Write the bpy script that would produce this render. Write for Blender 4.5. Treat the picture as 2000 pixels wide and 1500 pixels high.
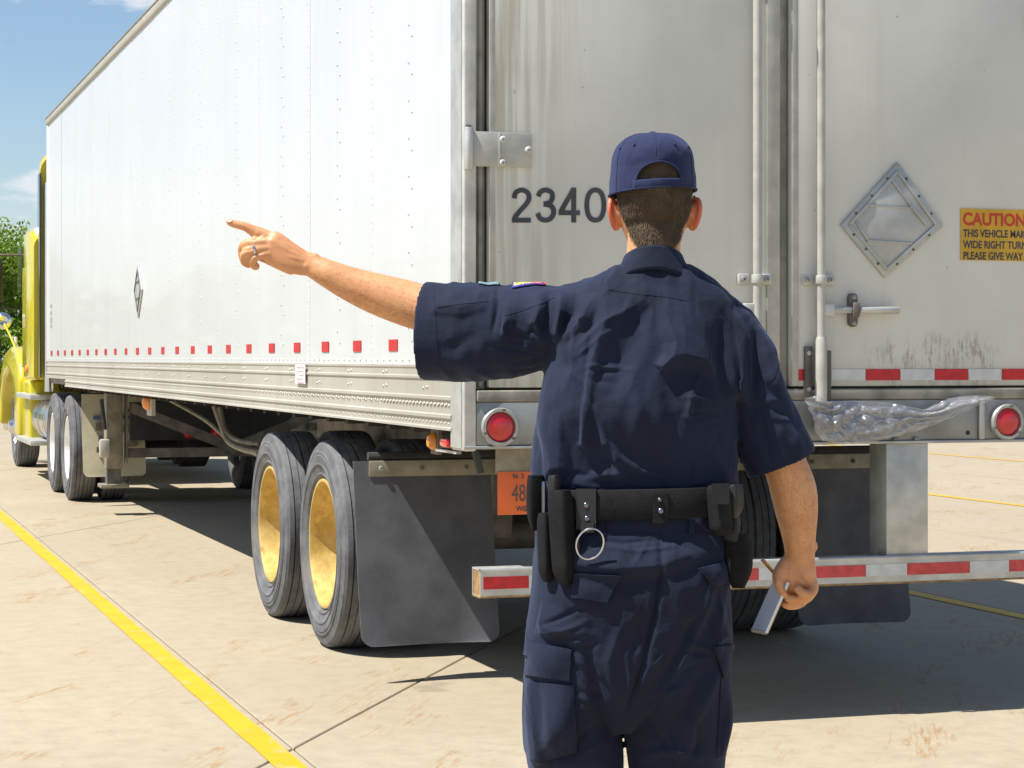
import bpy, bmesh, math, random
import numpy as np
from mathutils import Vector, Matrix, noise as mnoise
from mathutils.bvhtree import BVHTree
for _o in list(bpy.data.objects): bpy.data.objects.remove(_o)
R = math.radians
S = bpy.context.scene
COL = S.collection
rng = random.Random(7)

# ------------------------------------------------------------------ camera
TH = math.atan(1350/4200)
FW = (math.sin(TH), math.cos(TH)); RT = (math.cos(TH), -math.sin(TH))
CAM = (-2.187, -7.449, 1.35)
cd = bpy.data.cameras.new('camera'); cam = bpy.data.objects.new('camera', cd); COL.objects.link(cam)
cam.location = CAM; cam.rotation_euler = (R(90), 0, -TH)
cd.sensor_width = 36; cd.lens = 36*4200/2000; cd.shift_y = -50/2000
cd.clip_start = 0.1; cd.clip_end = 3000
S.camera = cam
# ------------------------------------------------------------------ sky, sun, exposure
SUN = Vector((-0.57, -0.035, 1.0)).normalized()
w = bpy.data.worlds.new('World'); S.world = w; w.use_nodes = True
nt = w.node_tree; N = nt.nodes; L = nt.links
for n in list(N): N.remove(n)
wo = N.new('ShaderNodeOutputWorld'); bg = N.new('ShaderNodeBackground'); L.new(bg.outputs[0], wo.inputs[0])
sky = N.new('ShaderNodeTexSky'); sky.sky_type = 'NISHITA'; sky.sun_disc = False
sky.sun_elevation = math.asin(SUN.z); sky.sun_rotation = math.atan2(SUN.x, SUN.y)
sky.altitude = 200; sky.air_density = 1.0; sky.dust_density = 0.5; sky.ozone_density = 3.0
bg.inputs[1].default_value = 0.085
def wm(op, a, b=None, c=None):
    n = N.new('ShaderNodeMath'); n.operation = op
    for i, v in enumerate((a, b, c)):
        if v is None: continue
        if isinstance(v, (int, float)): n.inputs[i].default_value = v
        else: L.new(v, n.inputs[i])
    return n.outputs[0]
tc = N.new('ShaderNodeTexCoord'); sx = N.new('ShaderNodeSeparateXYZ'); L.new(tc.outputs['Generated'], sx.inputs[0])
den = wm('ADD', wm('MAXIMUM', sx.outputs[2], 0.0), 0.06)
cx = N.new('ShaderNodeCombineXYZ'); L.new(wm('MULTIPLY', sx.outputs[0], 11.0), cx.inputs[0]); L.new(wm('MULTIPLY', sx.outputs[1], 11.0), cx.inputs[1]); L.new(wm('MULTIPLY', sx.outputs[2], 34.0), cx.inputs[2])
def band(c, wd): return wm('EXPONENT', wm('MULTIPLY', wm('POWER', wm('DIVIDE', wm('SUBTRACT', sx.outputs[2], c), wd), 2.0), -1.0))
no = N.new('ShaderNodeTexNoise'); no.inputs['Scale'].default_value = 1.1; no.inputs['Detail'].default_value = 9; no.inputs['Roughness'].default_value = 0.6
L.new(cx.outputs[0], no.inputs['Vector'])
rp = N.new('ShaderNodeMapRange'); rp.inputs[1].default_value = 0.56; rp.inputs[2].default_value = 0.68; rp.interpolation_type = 'SMOOTHSTEP'
cov = wm('ADD', no.outputs[0], wm('ADD', wm('MULTIPLY', band(.083, .010), .13), wm('MULTIPLY', band(.170, .012), .12)))
L.new(cov, rp.inputs[0])
hz_ = N.new('ShaderNodeMapRange'); hz_.interpolation_type = 'SMOOTHSTEP'; hz_.inputs[1].default_value = -.02; hz_.inputs[2].default_value = .085; hz_.inputs[3].default_value = .75; hz_.inputs[4].default_value = 0; L.new(sx.outputs[2], hz_.inputs[0])
CLOUD_NODE = (no, cx)
mx = N.new('ShaderNodeMix'); mx.data_type = 'RGBA'
L.new(wm('MAXIMUM', wm('MULTIPLY', rp.outputs[0], 0.85), hz_.outputs[0]), mx.inputs[0]); L.new(sky.outputs[0], mx.inputs[6]); mx.inputs[7].default_value = (6.4, 6.6, 7.0, 1)
L.new(mx.outputs[2], bg.inputs[0])
sl = bpy.data.lights.new('sun', 'SUN'); so = bpy.data.objects.new('sun', sl); COL.objects.link(so)
sl.energy = 5.0; sl.angle = R(0.53); sl.color = (1.0, 0.965, 0.91)
so.rotation_euler = SUN.to_track_quat('Z', 'Y').to_euler(); so.location = (-10, 0, 30)
S.view_settings.view_transform = 'Standard'; S.view_settings.look = 'None'
S.view_settings.exposure = 0.62; S.view_settings.gamma = 1; S.view_settings.use_curve_mapping = False
S.render.engine = 'CYCLES'
S.cycles.max_bounces = 8; S.cycles.diffuse_bounces = 4; S.cycles.glossy_bounces = 4; S.cycles.transparent_max_bounces = 12

# ------------------------------------------------------------------ pixel -> place on a plane
def ray(px):
    k = (px-1000)/4200
    return FW[0]+RT[0]*k, FW[1]+RT[1]*k
def onY(px, py, y):
    dx, dy = ray(px); t = (y-CAM[1])/dy
    return CAM[0]+t*dx, CAM[2]-(py-700)/4200*t
def onX(px, py, x):
    dx, dy = ray(px); t = (x-CAM[0])/dx
    return CAM[1]+t*dy, CAM[2]-(py-700)/4200*t
def onG(px, py, z=0):
    t = (CAM[2]-z)*4200/(py-700); dx, dy = ray(px)
    return CAM[0]+t*dx, CAM[1]+t*dy

# ------------------------------------------------------------------ materials
def nodes_of(name):
    m = bpy.data.materials.new(name); m.use_nodes = True
    return m, m.node_tree.nodes, m.node_tree.links, m.node_tree.nodes['Principled BSDF']
class NB:
    def __init__(s, name):
        s.m, s.N, s.L, s.b = nodes_of(name)
        g = s.N.new('ShaderNodeNewGeometry'); s.pos = g.outputs['Position']; s.geo = g
        s.tc = s.N.new('ShaderNodeTexCoord'); s.obj = s.tc.outputs['Object']
        s.sep = None
    def link(s, v, sock):
        if isinstance(v, (int, float)): sock.default_value = v
        elif isinstance(v, tuple): sock.default_value = v if len(v) == 4 or len(sock.default_value) == 3 else (*v, 1)
        else: s.L.new(v, sock)
    def xyz(s, vec=None):
        n = s.N.new('ShaderNodeSeparateXYZ'); s.L.new(vec or s.pos, n.inputs[0]); return n.outputs
    def math(s, op, *a, clamp=False):
        n = s.N.new('ShaderNodeMath'); n.operation = op; n.use_clamp = clamp
        for i, v in enumerate(a): s.link(v, n.inputs[i])
        return n.outputs[0]
    def scale(s, vec, sc, off=(0,0,0)):
        n = s.N.new('ShaderNodeMapping'); s.L.new(vec, n.inputs[0]); n.inputs['Scale'].default_value = sc; n.inputs['Location'].default_value = off; return n.outputs[0]
    def noise(s, vec, sc, det=4, rough=.55, dist=0):
        n = s.N.new('ShaderNodeTexNoise'); s.L.new(vec, n.inputs['Vector']); n.inputs['Scale'].default_value = sc
        n.inputs['Detail'].default_value = det; n.inputs['Roughness'].default_value = rough; n.inputs['Distortion'].default_value = dist
        return n.outputs[0]
    def ramp(s, v, a, b, lo=0., hi=1.):
        n = s.N.new('ShaderNodeMapRange'); n.interpolation_type = 'SMOOTHSTEP'; s.link(v, n.inputs[0])
        n.inputs[1].default_value = a; n.inputs[2].default_value = b; n.inputs[3].default_value = lo; n.inputs[4].default_value = hi
        return n.outputs[0]
    def mix(s, f, a, b):
        n = s.N.new('ShaderNodeMix'); n.data_type = 'RGBA'; s.link(f, n.inputs[0])
        for v, k in ((a, 6), (b, 7)):
            if isinstance(v, tuple): n.inputs[k].default_value = (*v[:3], 1)
            else: s.L.new(v, n.inputs[k])
        return n.outputs[2]
    def color(s, v): s.link(v if not isinstance(v, tuple) else (*v[:3], 1), s.b.inputs['Base Color'])
    def rough(s, v): s.link(v, s.b.inputs['Roughness'])
    def bump(s, v, strength=.3, dist=.01, prev=None):
        n = s.N.new('ShaderNodeBump'); n.inputs['Strength'].default_value = strength; n.inputs['Distance'].default_value = dist
        s.link(v, n.inputs['Height'])
        if prev: s.L.new(prev, n.inputs['Normal'])
        s.L.new(n.outputs[0], s.b.inputs['Normal']); return n.outputs[0]
def simple(name, col, rough=.5, metal=0., var=.12, vs=6., bump=0., bs=80., spec=.5, coat=0., objc=False, det=5):
    b = NB(name); v = b.obj if objc else b.pos
    n = b.noise(v, vs, det)
    k = b.ramp(n, .3, .7)
    b.color(b.mix(k, tuple(c*(1-var) for c in col), tuple(min(1, c*(1+var)) for c in col)))
    b.rough(b.ramp(b.noise(v, vs*3), .25, .75, max(.03, rough-.1), min(1, rough+.1)))
    b.b.inputs['Metallic'].default_value = metal; b.b.inputs['Specular IOR Level'].default_value = spec
    b.b.inputs['Coat Weight'].default_value = coat
    if bump: b.bump(b.noise(v, bs, 3), bump, .004)
    return b.m

def mat_concrete():
    b = NB('concrete'); p = b.pos
    base = b.mix(b.ramp(b.noise(p, .35, 5), .3, .7), (.358,.304,.214), (.396,.340,.243))
    base = b.mix(b.ramp(b.noise(p, 9, 6, .7), .35, .75), base, (.328,.277,.192))
    # rusty brown scuffs running askew, brushed white scrapes
    rot = b.N.new('ShaderNodeMapping'); b.L.new(p, rot.inputs[0]); rot.inputs['Rotation'].default_value = (0,0,R(28)); rot.inputs['Scale'].default_value = (1,1,1)
    st = b.scale(rot.outputs[0], (2.2, .55, 1))
    mask = b.math('MULTIPLY', b.ramp(b.noise(st, 1.5, 7, .62, .6), .53, .66), b.ramp(b.noise(b.scale(rot.outputs[0], (20, 2.0, 1)), 2.4, 6, .70), .47, .60))
    base = b.mix(b.math('MULTIPLY', mask, .82), base, (.30,.175,.075))
    sc = b.ramp(b.noise(b.scale(p, (30, 2.5, 1), (3,1,0)), 2, 4, .6), .62, .75)
    base = b.mix(b.math('MULTIPLY', b.math('MULTIPLY', sc, b.ramp(b.noise(p, .7, 3), .5, .66)), .35), base, (.56,.51,.43))
    sp = b.ramp(b.noise(p, 60, 2, .5), .72, .78)
    base = b.mix(b.math('MULTIPLY', sp, .35), base, (.22,.17,.12))
    vo = b.N.new('ShaderNodeTexVoronoi'); vo.inputs['Scale'].default_value = 17; b.L.new(p, vo.inputs['Vector'])
    vs_ = b.xyz(vo.outputs['Color'])
    grit = b.math('MULTIPLY', b.ramp(vo.outputs['Distance'], .05, .12, 1, 0), b.math('GREATER_THAN', vs_[0], .86))
    base = b.mix(b.math('MULTIPLY', grit, .7), base, (.11,.085,.06))
    tm = b.math('MULTIPLY', b.ramp(b.noise(b.scale(p, (3.2, .09, 1), (7,0,0)), 1, 4, .6), .55, .72), b.ramp(b.noise(p, 1.4, 5, .7), .4, .6))
    base = b.mix(b.math('MULTIPLY', tm, .30), base, (.20,.165,.12))
    oil = b.ramp(b.noise(b.scale(p, (1,1,1), (31,4,0)), 1.9, 3, .5), .70, .76)
    base = b.mix(b.math('MULTIPLY', oil, .35), base, (.14,.115,.085))
    b.color(base); b.rough(.85); b.b.inputs['Specular IOR Level'].default_value = .25
    n = b.bump(b.noise(b.scale(rot.outputs[0], (60, 10, 1)), 3, 4), .12, .003)
    b.bump(b.noise(p, 220, 3), .25, .002, n)
    return b.m
def mat_door():
    b = NB('door_paint'); x, y, z = b.xyz()[:3]
    p = b.pos
    base = b.mix(b.ramp(b.noise(p, 2.2, 5), .3, .7), (.60,.60,.555), (.67,.67,.62))
    streak = b.noise(b.scale(p, (26, 1, .8)), 1, 5, .6)
    left = b.ramp(b.math('ADD', x, b.math('MULTIPLY', b.noise(p, 1.3, 3), .5)), .26, .78, 1, 0)
    up = b.ramp(z, 1.7, 3.0, .55, 1)
    m1 = b.math('MULTIPLY', b.math('MULTIPLY', b.ramp(streak, .40, .60), left), up)
    base = b.mix(b.math('MULTIPLY', m1, .92), base, (.27,.24,.145))
    m2 = b.ramp(b.noise(b.scale(p, (12, 1, .5), (5,0,0)), 1.2, 5, .65), .52, .8)
    base = b.mix(b.math('MULTIPLY', m2, .30), base, (.46,.44,.36))
    # mould runs above the lower edge of the right door
    zone = b.math('MULTIPLY', b.ramp(x, 1.50, 1.72), b.ramp(x, 2.05, 2.2, 1, 0))
    hgt = b.math('ADD', 1.30, b.math('MULTIPLY', b.ramp(b.noise(b.scale(p, (15,1,.01)), 2, 6, .75), .38, .68), .15))
    low = b.math('MULTIPLY', b.math('MULTIPLY', b.ramp(z, 1.36, 1.48, 1, 0), b.ramp(b.noise(b.scale(p, (9,1,5)), 1.6, 4, .7), .42, .60)), zone)
    m3 = b.math('MULTIPLY', low, b.ramp(b.noise(b.scale(p, (60, 1, 11)), 1, 6, .8), .44, .58))
    edge = b.ramp(z, 1.30, 1.42, .45, .85)
    base = b.mix(b.math('MULTIPLY', m3, edge), base, (.17,.15,.10))
    g = b.ramp(b.math('ADD', z, b.math('MULTIPLY', b.noise(p, 6, 4), .1)), 1.29, 1.42, .4, 0)
    base = b.mix(g, base, (.36,.34,.27))
    sp = b.ramp(b.noise(p, 38, 2, .5), .73, .77); base = b.mix(b.math('MULTIPLY', sp, .5), base, (.25,.23,.18))
    b.color(base); b.rough(b.ramp(b.noise(p, 5, 4), .3, .7, .42, .6)); b.b.inputs['Specular IOR Level'].default_value = .4
    n = b.bump(b.noise(p, 1.8, 2), .18, .02)
    b.bump(b.noise(p, 160, 2), .12, .002, n)
    return b.m
def mat_side():
    b = NB('side_paint'); p = b.pos; y = b.xyz()[1]
    base = b.mix(b.ramp(b.noise(p, 1.2, 4), .3, .7), (.595,.602,.598), (.622,.63,.625))
    m = b.ramp(b.noise(b.scale(p, (1, 10, .35)), 1.5, 5, .6), .5, .8)
    base = b.mix(b.math('MULTIPLY', m, .25), base, (.46,.46,.44))
    b.color(base); b.rough(.34); b.b.inputs['Coat Weight'].default_value = .2
    b.bump(b.noise(b.scale(p, (1, 1.6, .5)), 1.5, 2), .15, .03)
    return b.m
def mat_tyre():
    b = NB('tyre_rubber'); p = b.obj
    base = b.mix(b.ramp(b.noise(p, 7, 6, .7), .3, .72), (.085,.086,.090), (.165,.167,.172))
    base = b.mix(b.math('MULTIPLY', b.ramp(b.noise(p, 3, 5), .55, .75), .4), base, (.20,.175,.14))
    b.color(base); b.rough(.75); b.b.inputs['Specular IOR Level'].default_value = .35
    b.bump(b.noise(p, 60, 4), .35, .003); return b.m
def mat_gold():
    b = NB('gold_rim'); p = b.obj
    base = b.mix(b.ramp(b.noise(p, 6, 6, .7, .4), .3, .7), (.50,.32,.075), (.72,.53,.19))
    base = b.mix(b.math('MULTIPLY', b.ramp(b.noise(p, 14, 5, .7), .55, .72), .6), base, (.26,.16,.05))
    b.color(base); b.rough(b.ramp(b.noise(p, 20, 4), .3, .7, .32, .6)); b.b.inputs['Metallic'].default_value = .25
    b.bump(b.noise(b.scale(p, (20,1,1)), 8, 3), .3, .004); return b.m
def mat_cloth(name, col, lite):
    b = NB(name); p = b.obj
    base = b.mix(b.ramp(b.noise(p, 5, 5), .3, .7), col, lite)
    b.color(base); b.rough(.85); b.b.inputs['Specular IOR Level'].default_value = .30
    b.b.inputs['Sheen Weight'].default_value = .16; b.b.inputs['Sheen Roughness'].default_value = .5
    b.b.inputs['Sheen Tint'].default_value = (.35,.45,.8,1)
    wv = b.N.new('ShaderNodeTexWave'); wv.inputs['Scale'].default_value = 260; wv.inputs['Distortion'].default_value = 1.5
    mp = b.N.new('ShaderNodeMapping'); mp.inputs['Rotation'].default_value = (0, R(40), 0); b.L.new(p, mp.inputs[0]); b.L.new(mp.outputs[0], wv.inputs[0])
    n = b.bump(wv.outputs[1], .18, .0008)
    n = b.bump(b.noise(p, 38, 4, .6), .35, .005, n)
    b.bump(b.noise(b.scale(p, (1,1,.5)), 13, 3, .5), .30, .016, n)
    return b.m
def mat_skin():
    b = NB('skin'); p = b.obj; x, y, z = b.xyz(b.obj)[:3]
    base = b.mix(b.ramp(b.noise(p, 14, 5), .3, .7), (.62,.285,.125), (.70,.35,.165))
    base = b.mix(b.math('MULTIPLY', b.ramp(b.noise(p, 60, 5, .75), .46, .66), .26), base, (.50,.18,.08))
    hx = b.math('ABSOLUTE', b.math('SUBTRACT', x, .042))
    ear = b.math('MULTIPLY', b.math('MULTIPLY', b.ramp(hx, .078, .088), b.ramp(hx, .11, .12, 1, 0)), b.ramp(z, 1.60, 1.63))
    base = b.mix(b.math('MULTIPLY', ear, .75), base, (.62,.12,.07))  # ears' own redness, deepened in the colour for backlight glowing through them
    b.color(base); b.rough(.5); b.b.inputs['Subsurface Weight'].default_value = .12
    b.b.inputs['Subsurface Radius'].default_value = (1,.3,.15); b.b.inputs['Subsurface Scale'].default_value = .012
    n = b.bump(b.noise(p, 170, 3), .25, .001)
    b.bump(b.noise(p, 45, 3), .2, .003, n)
    return b.m
def mat_glass_red():
    b = NB('red_lens'); b.color((.55,.006,.012)); b.rough(.12); b.b.inputs['Coat Weight'].default_value = .8; b.b.inputs['Coat Roughness'].default_value = .05
    wv = b.N.new('ShaderNodeTexWave'); wv.inputs['Scale'].default_value = 60; b.L.new(b.pos, wv.inputs[0]); b.bump(wv.outputs[1], .3, .001)
    return b.m
def mat_film():
    b = NB('clear_film'); b.b.inputs['Base Color'].default_value = (.85,.87,.9,1); b.rough(.12)
    b.b.inputs['Alpha'].default_value = 1
    tr = b.N.new('ShaderNodeBsdfTransparent'); gl = b.N.new('ShaderNodeBsdfGlossy'); gl.inputs['Roughness'].default_value = .09
    df = b.N.new('ShaderNodeBsdfDiffuse'); df.inputs[0].default_value = (.7,.72,.8,1)
    bn = b.N.new('ShaderNodeBump'); bn.inputs['Strength'].default_value = .9; bn.inputs['Distance'].default_value = .02
    b.L.new(b.noise(b.pos, 14, 4, .6, 2.5), bn.inputs['Height'])
    b.L.new(bn.outputs[0], gl.inputs['Normal'])
    fr = b.N.new('ShaderNodeFresnel'); fr.inputs[0].default_value = 2.0; b.L.new(bn.outputs[0], fr.inputs['Normal'])
    m1 = b.N.new('ShaderNodeMixShader'); b.L.new(b.math('ADD', b.math('MULTIPLY', fr.outputs[0], .9), .16, clamp=True), m1.inputs[0]); b.L.new(tr.outputs[0], m1.inputs[1]); b.L.new(gl.outputs[0], m1.inputs[2])
    m2 = b.N.new('ShaderNodeMixShader'); m2.inputs[0].default_value = .13; b.L.new(m1.outputs[0], m2.inputs[1]); b.L.new(df.outputs[0], m2.inputs[2])
    out = [n for n in b.N if n.type == 'OUTPUT_MATERIAL'][0]; b.L.new(m2.outputs[0], out.inputs[0])
    return b.m
def mat_leaf():
    b = NB('foliage'); 
    g = b.noise(b.pos, 1.6, 4); h = b.noise(b.pos, 14, 2)
    base = b.mix(b.ramp(g, .35, .65), (.085,.16,.012), (.19,.31,.03)); base = b.mix(b.ramp(h, .4, .7), base, (.24,.33,.05))
    b.color(base); b.rough(.6)
    b.b.inputs['Subsurface Weight'].default_value = 0
    df = b.N.new('ShaderNodeBsdfTranslucent'); df.inputs[0].default_value = (.24,.36,.02,1)
    ms = b.N.new('ShaderNodeMixShader'); ms.inputs[0].default_value = .35; b.L.new(b.b.outputs[0], ms.inputs[1]); b.L.new(df.outputs[0], ms.inputs[2])
    out = [n for n in b.N if n.type == 'OUTPUT_MATERIAL'][0]; b.L.new(ms.outputs[0], out.inputs[0])
    return b.m
def mat_paintline():
    b = NB('yellow_line_paint'); p = b.pos
    base = b.mix(b.ramp(b.noise(p, 4, 5), .3, .7), (.60,.325,.001), (.66,.37,.002))
    wear = b.math('MULTIPLY', b.ramp(b.noise(p, 7, 8, .75), .55, .63), .75)
    base = b.mix(wear, base, (.44,.36,.17))
    b.color(base); b.rough(.65); b.bump(b.noise(p, 150, 3), .3, .002); return b.m
def mat_alu_rail():
    b = NB('weathered_rail'); p = b.pos
    base = b.mix(b.ramp(b.noise(p, 1.1, 5), .3, .7), (.42,.395,.335), (.50,.475,.41))
    m = b.ramp(b.noise(b.scale(p, (1, 7, .8)), 1.6, 5, .65), .5, .75)
    base = b.mix(b.math('MULTIPLY', m, .45), base, (.36,.33,.26))
    b.color(base); b.rough(.5); b.b.inputs['Metallic'].default_value = .25; b.bump(b.noise(p, 30, 3), .12, .003); return b.m
MT = {
 'concrete': mat_concrete(), 'door': mat_door(), 'side': mat_side(), 'tyre': mat_tyre(), 'gold': mat_gold(), 'rail': mat_alu_rail(),
 'line': mat_paintline(), 'lens': mat_glass_red(), 'film': mat_film(), 'leaf': mat_leaf(), 'skin': mat_skin(),
 'joint': simple('joint_filler', (.12,.10,.075), .9), 'subbase': simple('joint_bed', (.16,.135,.10), .95),
 'galv': simple('galvanised_steel', (.42,.42,.40), .45, .55, .18, 8, .12, 60),
 'post': simple('rear_frame_metal', (.56,.55,.515), .5, .15, .2, 7, .15, 50),
 'sill': simple('rear_sill_metal', (.26,.27,.265), .45, .45, .25, 5, .15, 40),
 'dirtysill': simple('dirty_threshold', (.27,.255,.21), .6, .2, .35, 9, .2, 50),
 'alu': simple('bumper_metal', (.50,.50,.47), .42, .45, .15, 9, .15, 60),
 'rodpaint': simple('rod_paint', (.44,.43,.385), .42, .1, .12, 12, .1, 60),
 'gasket': simple('door_gasket', (.26,.25,.215), .7, 0, .3, 6),
 'rust': simple('rusty_steel', (.27,.17,.07), .8, .1, .4, 14, .3, 60),
 'hatch': simple('placard_metal', (.44,.45,.435), .48, .35, .12, 8, .12, 50),
 'dirty': simple('dirty_steel', (.16,.14,.12), .75, .2, .35, 6, .3, 50),
 'black': simple('black_paint', (.025,.025,.026), .6, 0, .3, 6),
 'under': simple('chassis_grime', (.035,.033,.032), .85, 0, .4, 5, .3, 40),
 'flap': simple('flap_rubber', (.085,.086,.094), .62, 0, .25, 5, .15, 40, spec=.4),
 'cream': simple('cream_flap', (.50,.45,.30), .75, 0, .15, 4, .1, 30),
 'flaptext': simple('faded_print', (.16,.14,.10), .8, 0, .3, 20), 'flapblue': simple('faded_blue_print', (.08,.10,.2), .8),
 'beige': simple('bracket_steel', (.27,.245,.18), .6, .3, .2, 12, .1, 50),
 'digit': simple('black_vinyl', (.045,.05,.058), .5, 0, .15, 15), 
 'red': simple('red_reflective', (.52,.012,.018), .4, 0, .16, 30), 'redwash': simple('faded_red_reflective', (.56,.06,.06), .42, 0, .2, 20),
 'white': simple('white_reflective', (.60,.61,.60), .45, 0, .1, 20),
 'cautY': simple('caution_yellow', (.62,.36,.02), .45, 0, .12, 9), 'cautR': simple('caution_red', (.55,.05,.02), .5),
 'plate': simple('orange_plate', (.80,.15,.03), .42, 0, .1, 9, .05, 60), 'platetext': simple('plate_print', (.09,.07,.05), .5),
 'amber': simple('amber_lens', (.75,.24,.01), .2, 0, .15, 20, coat=.6), 'sticker': simple('white_sticker', (.78,.76,.76), .5),
 'stickerprint': simple('sticker_print', (.55,.28,.28), .5),
 'yellow': simple('yellow_cab_paint', (.56,.47,.008), .28, 0, .06, 3, coat=.6), 
 'chrome': simple('chrome', (.68,.68,.68), .16, .95, .05, 5), 'whitewheel': simple('white_wheel_paint', (.78,.77,.73), .4, 0, .08, 6),
 'glass': simple('cab_glass', (.02,.025,.03), .05, 0, .1, 3, spec=.8, coat=.5),
 'brushed': simple('polished_tank', (.52,.52,.52), .24, .85, .1, 4),
 'bark': simple('bark', (.12,.09,.06), .9, 0, .3, 10, .6, 30), 'grass': simple('grass', (.09,.13,.03), .9, 0, .4, .8, .4, 6),
 'pencil': simple('pencil_paint', (.78,.40,.01), .4, 0, .05, 10, objc=True), 'pencilwood': simple('pencil_wood', (.55,.38,.2), .7, objc=True), 'eraser': simple('eraser', (.6,.25,.22), .7, objc=True),
 'paper': simple('paper', (.80,.81,.84), .8, 0, .03, 20, objc=True), 'card': simple('yellow_card', (.55,.42,.08), .8, objc=True),
 'leather': simple('black_leather', (.012,.012,.013), .5, 0, .25, 18, .3, 160, objc=True), 'nylon': simple('black_nylon', (.0085,.0085,.0095), .8, 0, .2, 14, .3, 200, spec=.25, objc=True),
 'snap': simple('snap_metal', (.18,.19,.25), .25, .9, .1, 10, objc=True), 'steel': simple('ring_steel', (.62,.63,.65), .18, 1, .05, 10, objc=True),
 'shirt': mat_cloth('shirt_twill', (.0052,.0085,.0215), (.0088,.0140,.036)),
 'trouser': mat_cloth('trouser_twill', (.0050,.0080,.0205), (.0085,.0133,.033)),
 'seam': simple('seam_thread', (.006,.007,.013), .9, objc=True),
 'cap': mat_cloth('cap_cotton', (.0115,.0160,.052), (.019,.0255,.078)),
 'hairshell': simple('hair_base', (.10,.069,.040), .9, 0, .2, 60, .3, 300, objc=True), 'hair': simple('hair_strands', (.095,.064,.037), .85, 0, .2, 40, objc=True),
 'patchred': simple('patch_red', (.6,.02,.08), .8, objc=True), 'patchyel': simple('patch_yellow', (.75,.6,.03), .8, objc=True), 'patchblue': simple('patch_blue', (.03,.03,.25), .8, objc=True), 'patchcyan': simple('patch_pale_blue', (.16,.26,.28), .8, objc=True),
 'nailp': simple('nail', (.52,.28,.18), .35, objc=True), 'boot': simple('boot_leather', (.015,.014,.013), .4, objc=True), 'eye': simple('eye_white', (.7,.68,.65), .3, objc=True), 'iris': simple('iris', (.03,.02,.015), .2, objc=True),
}
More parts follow.
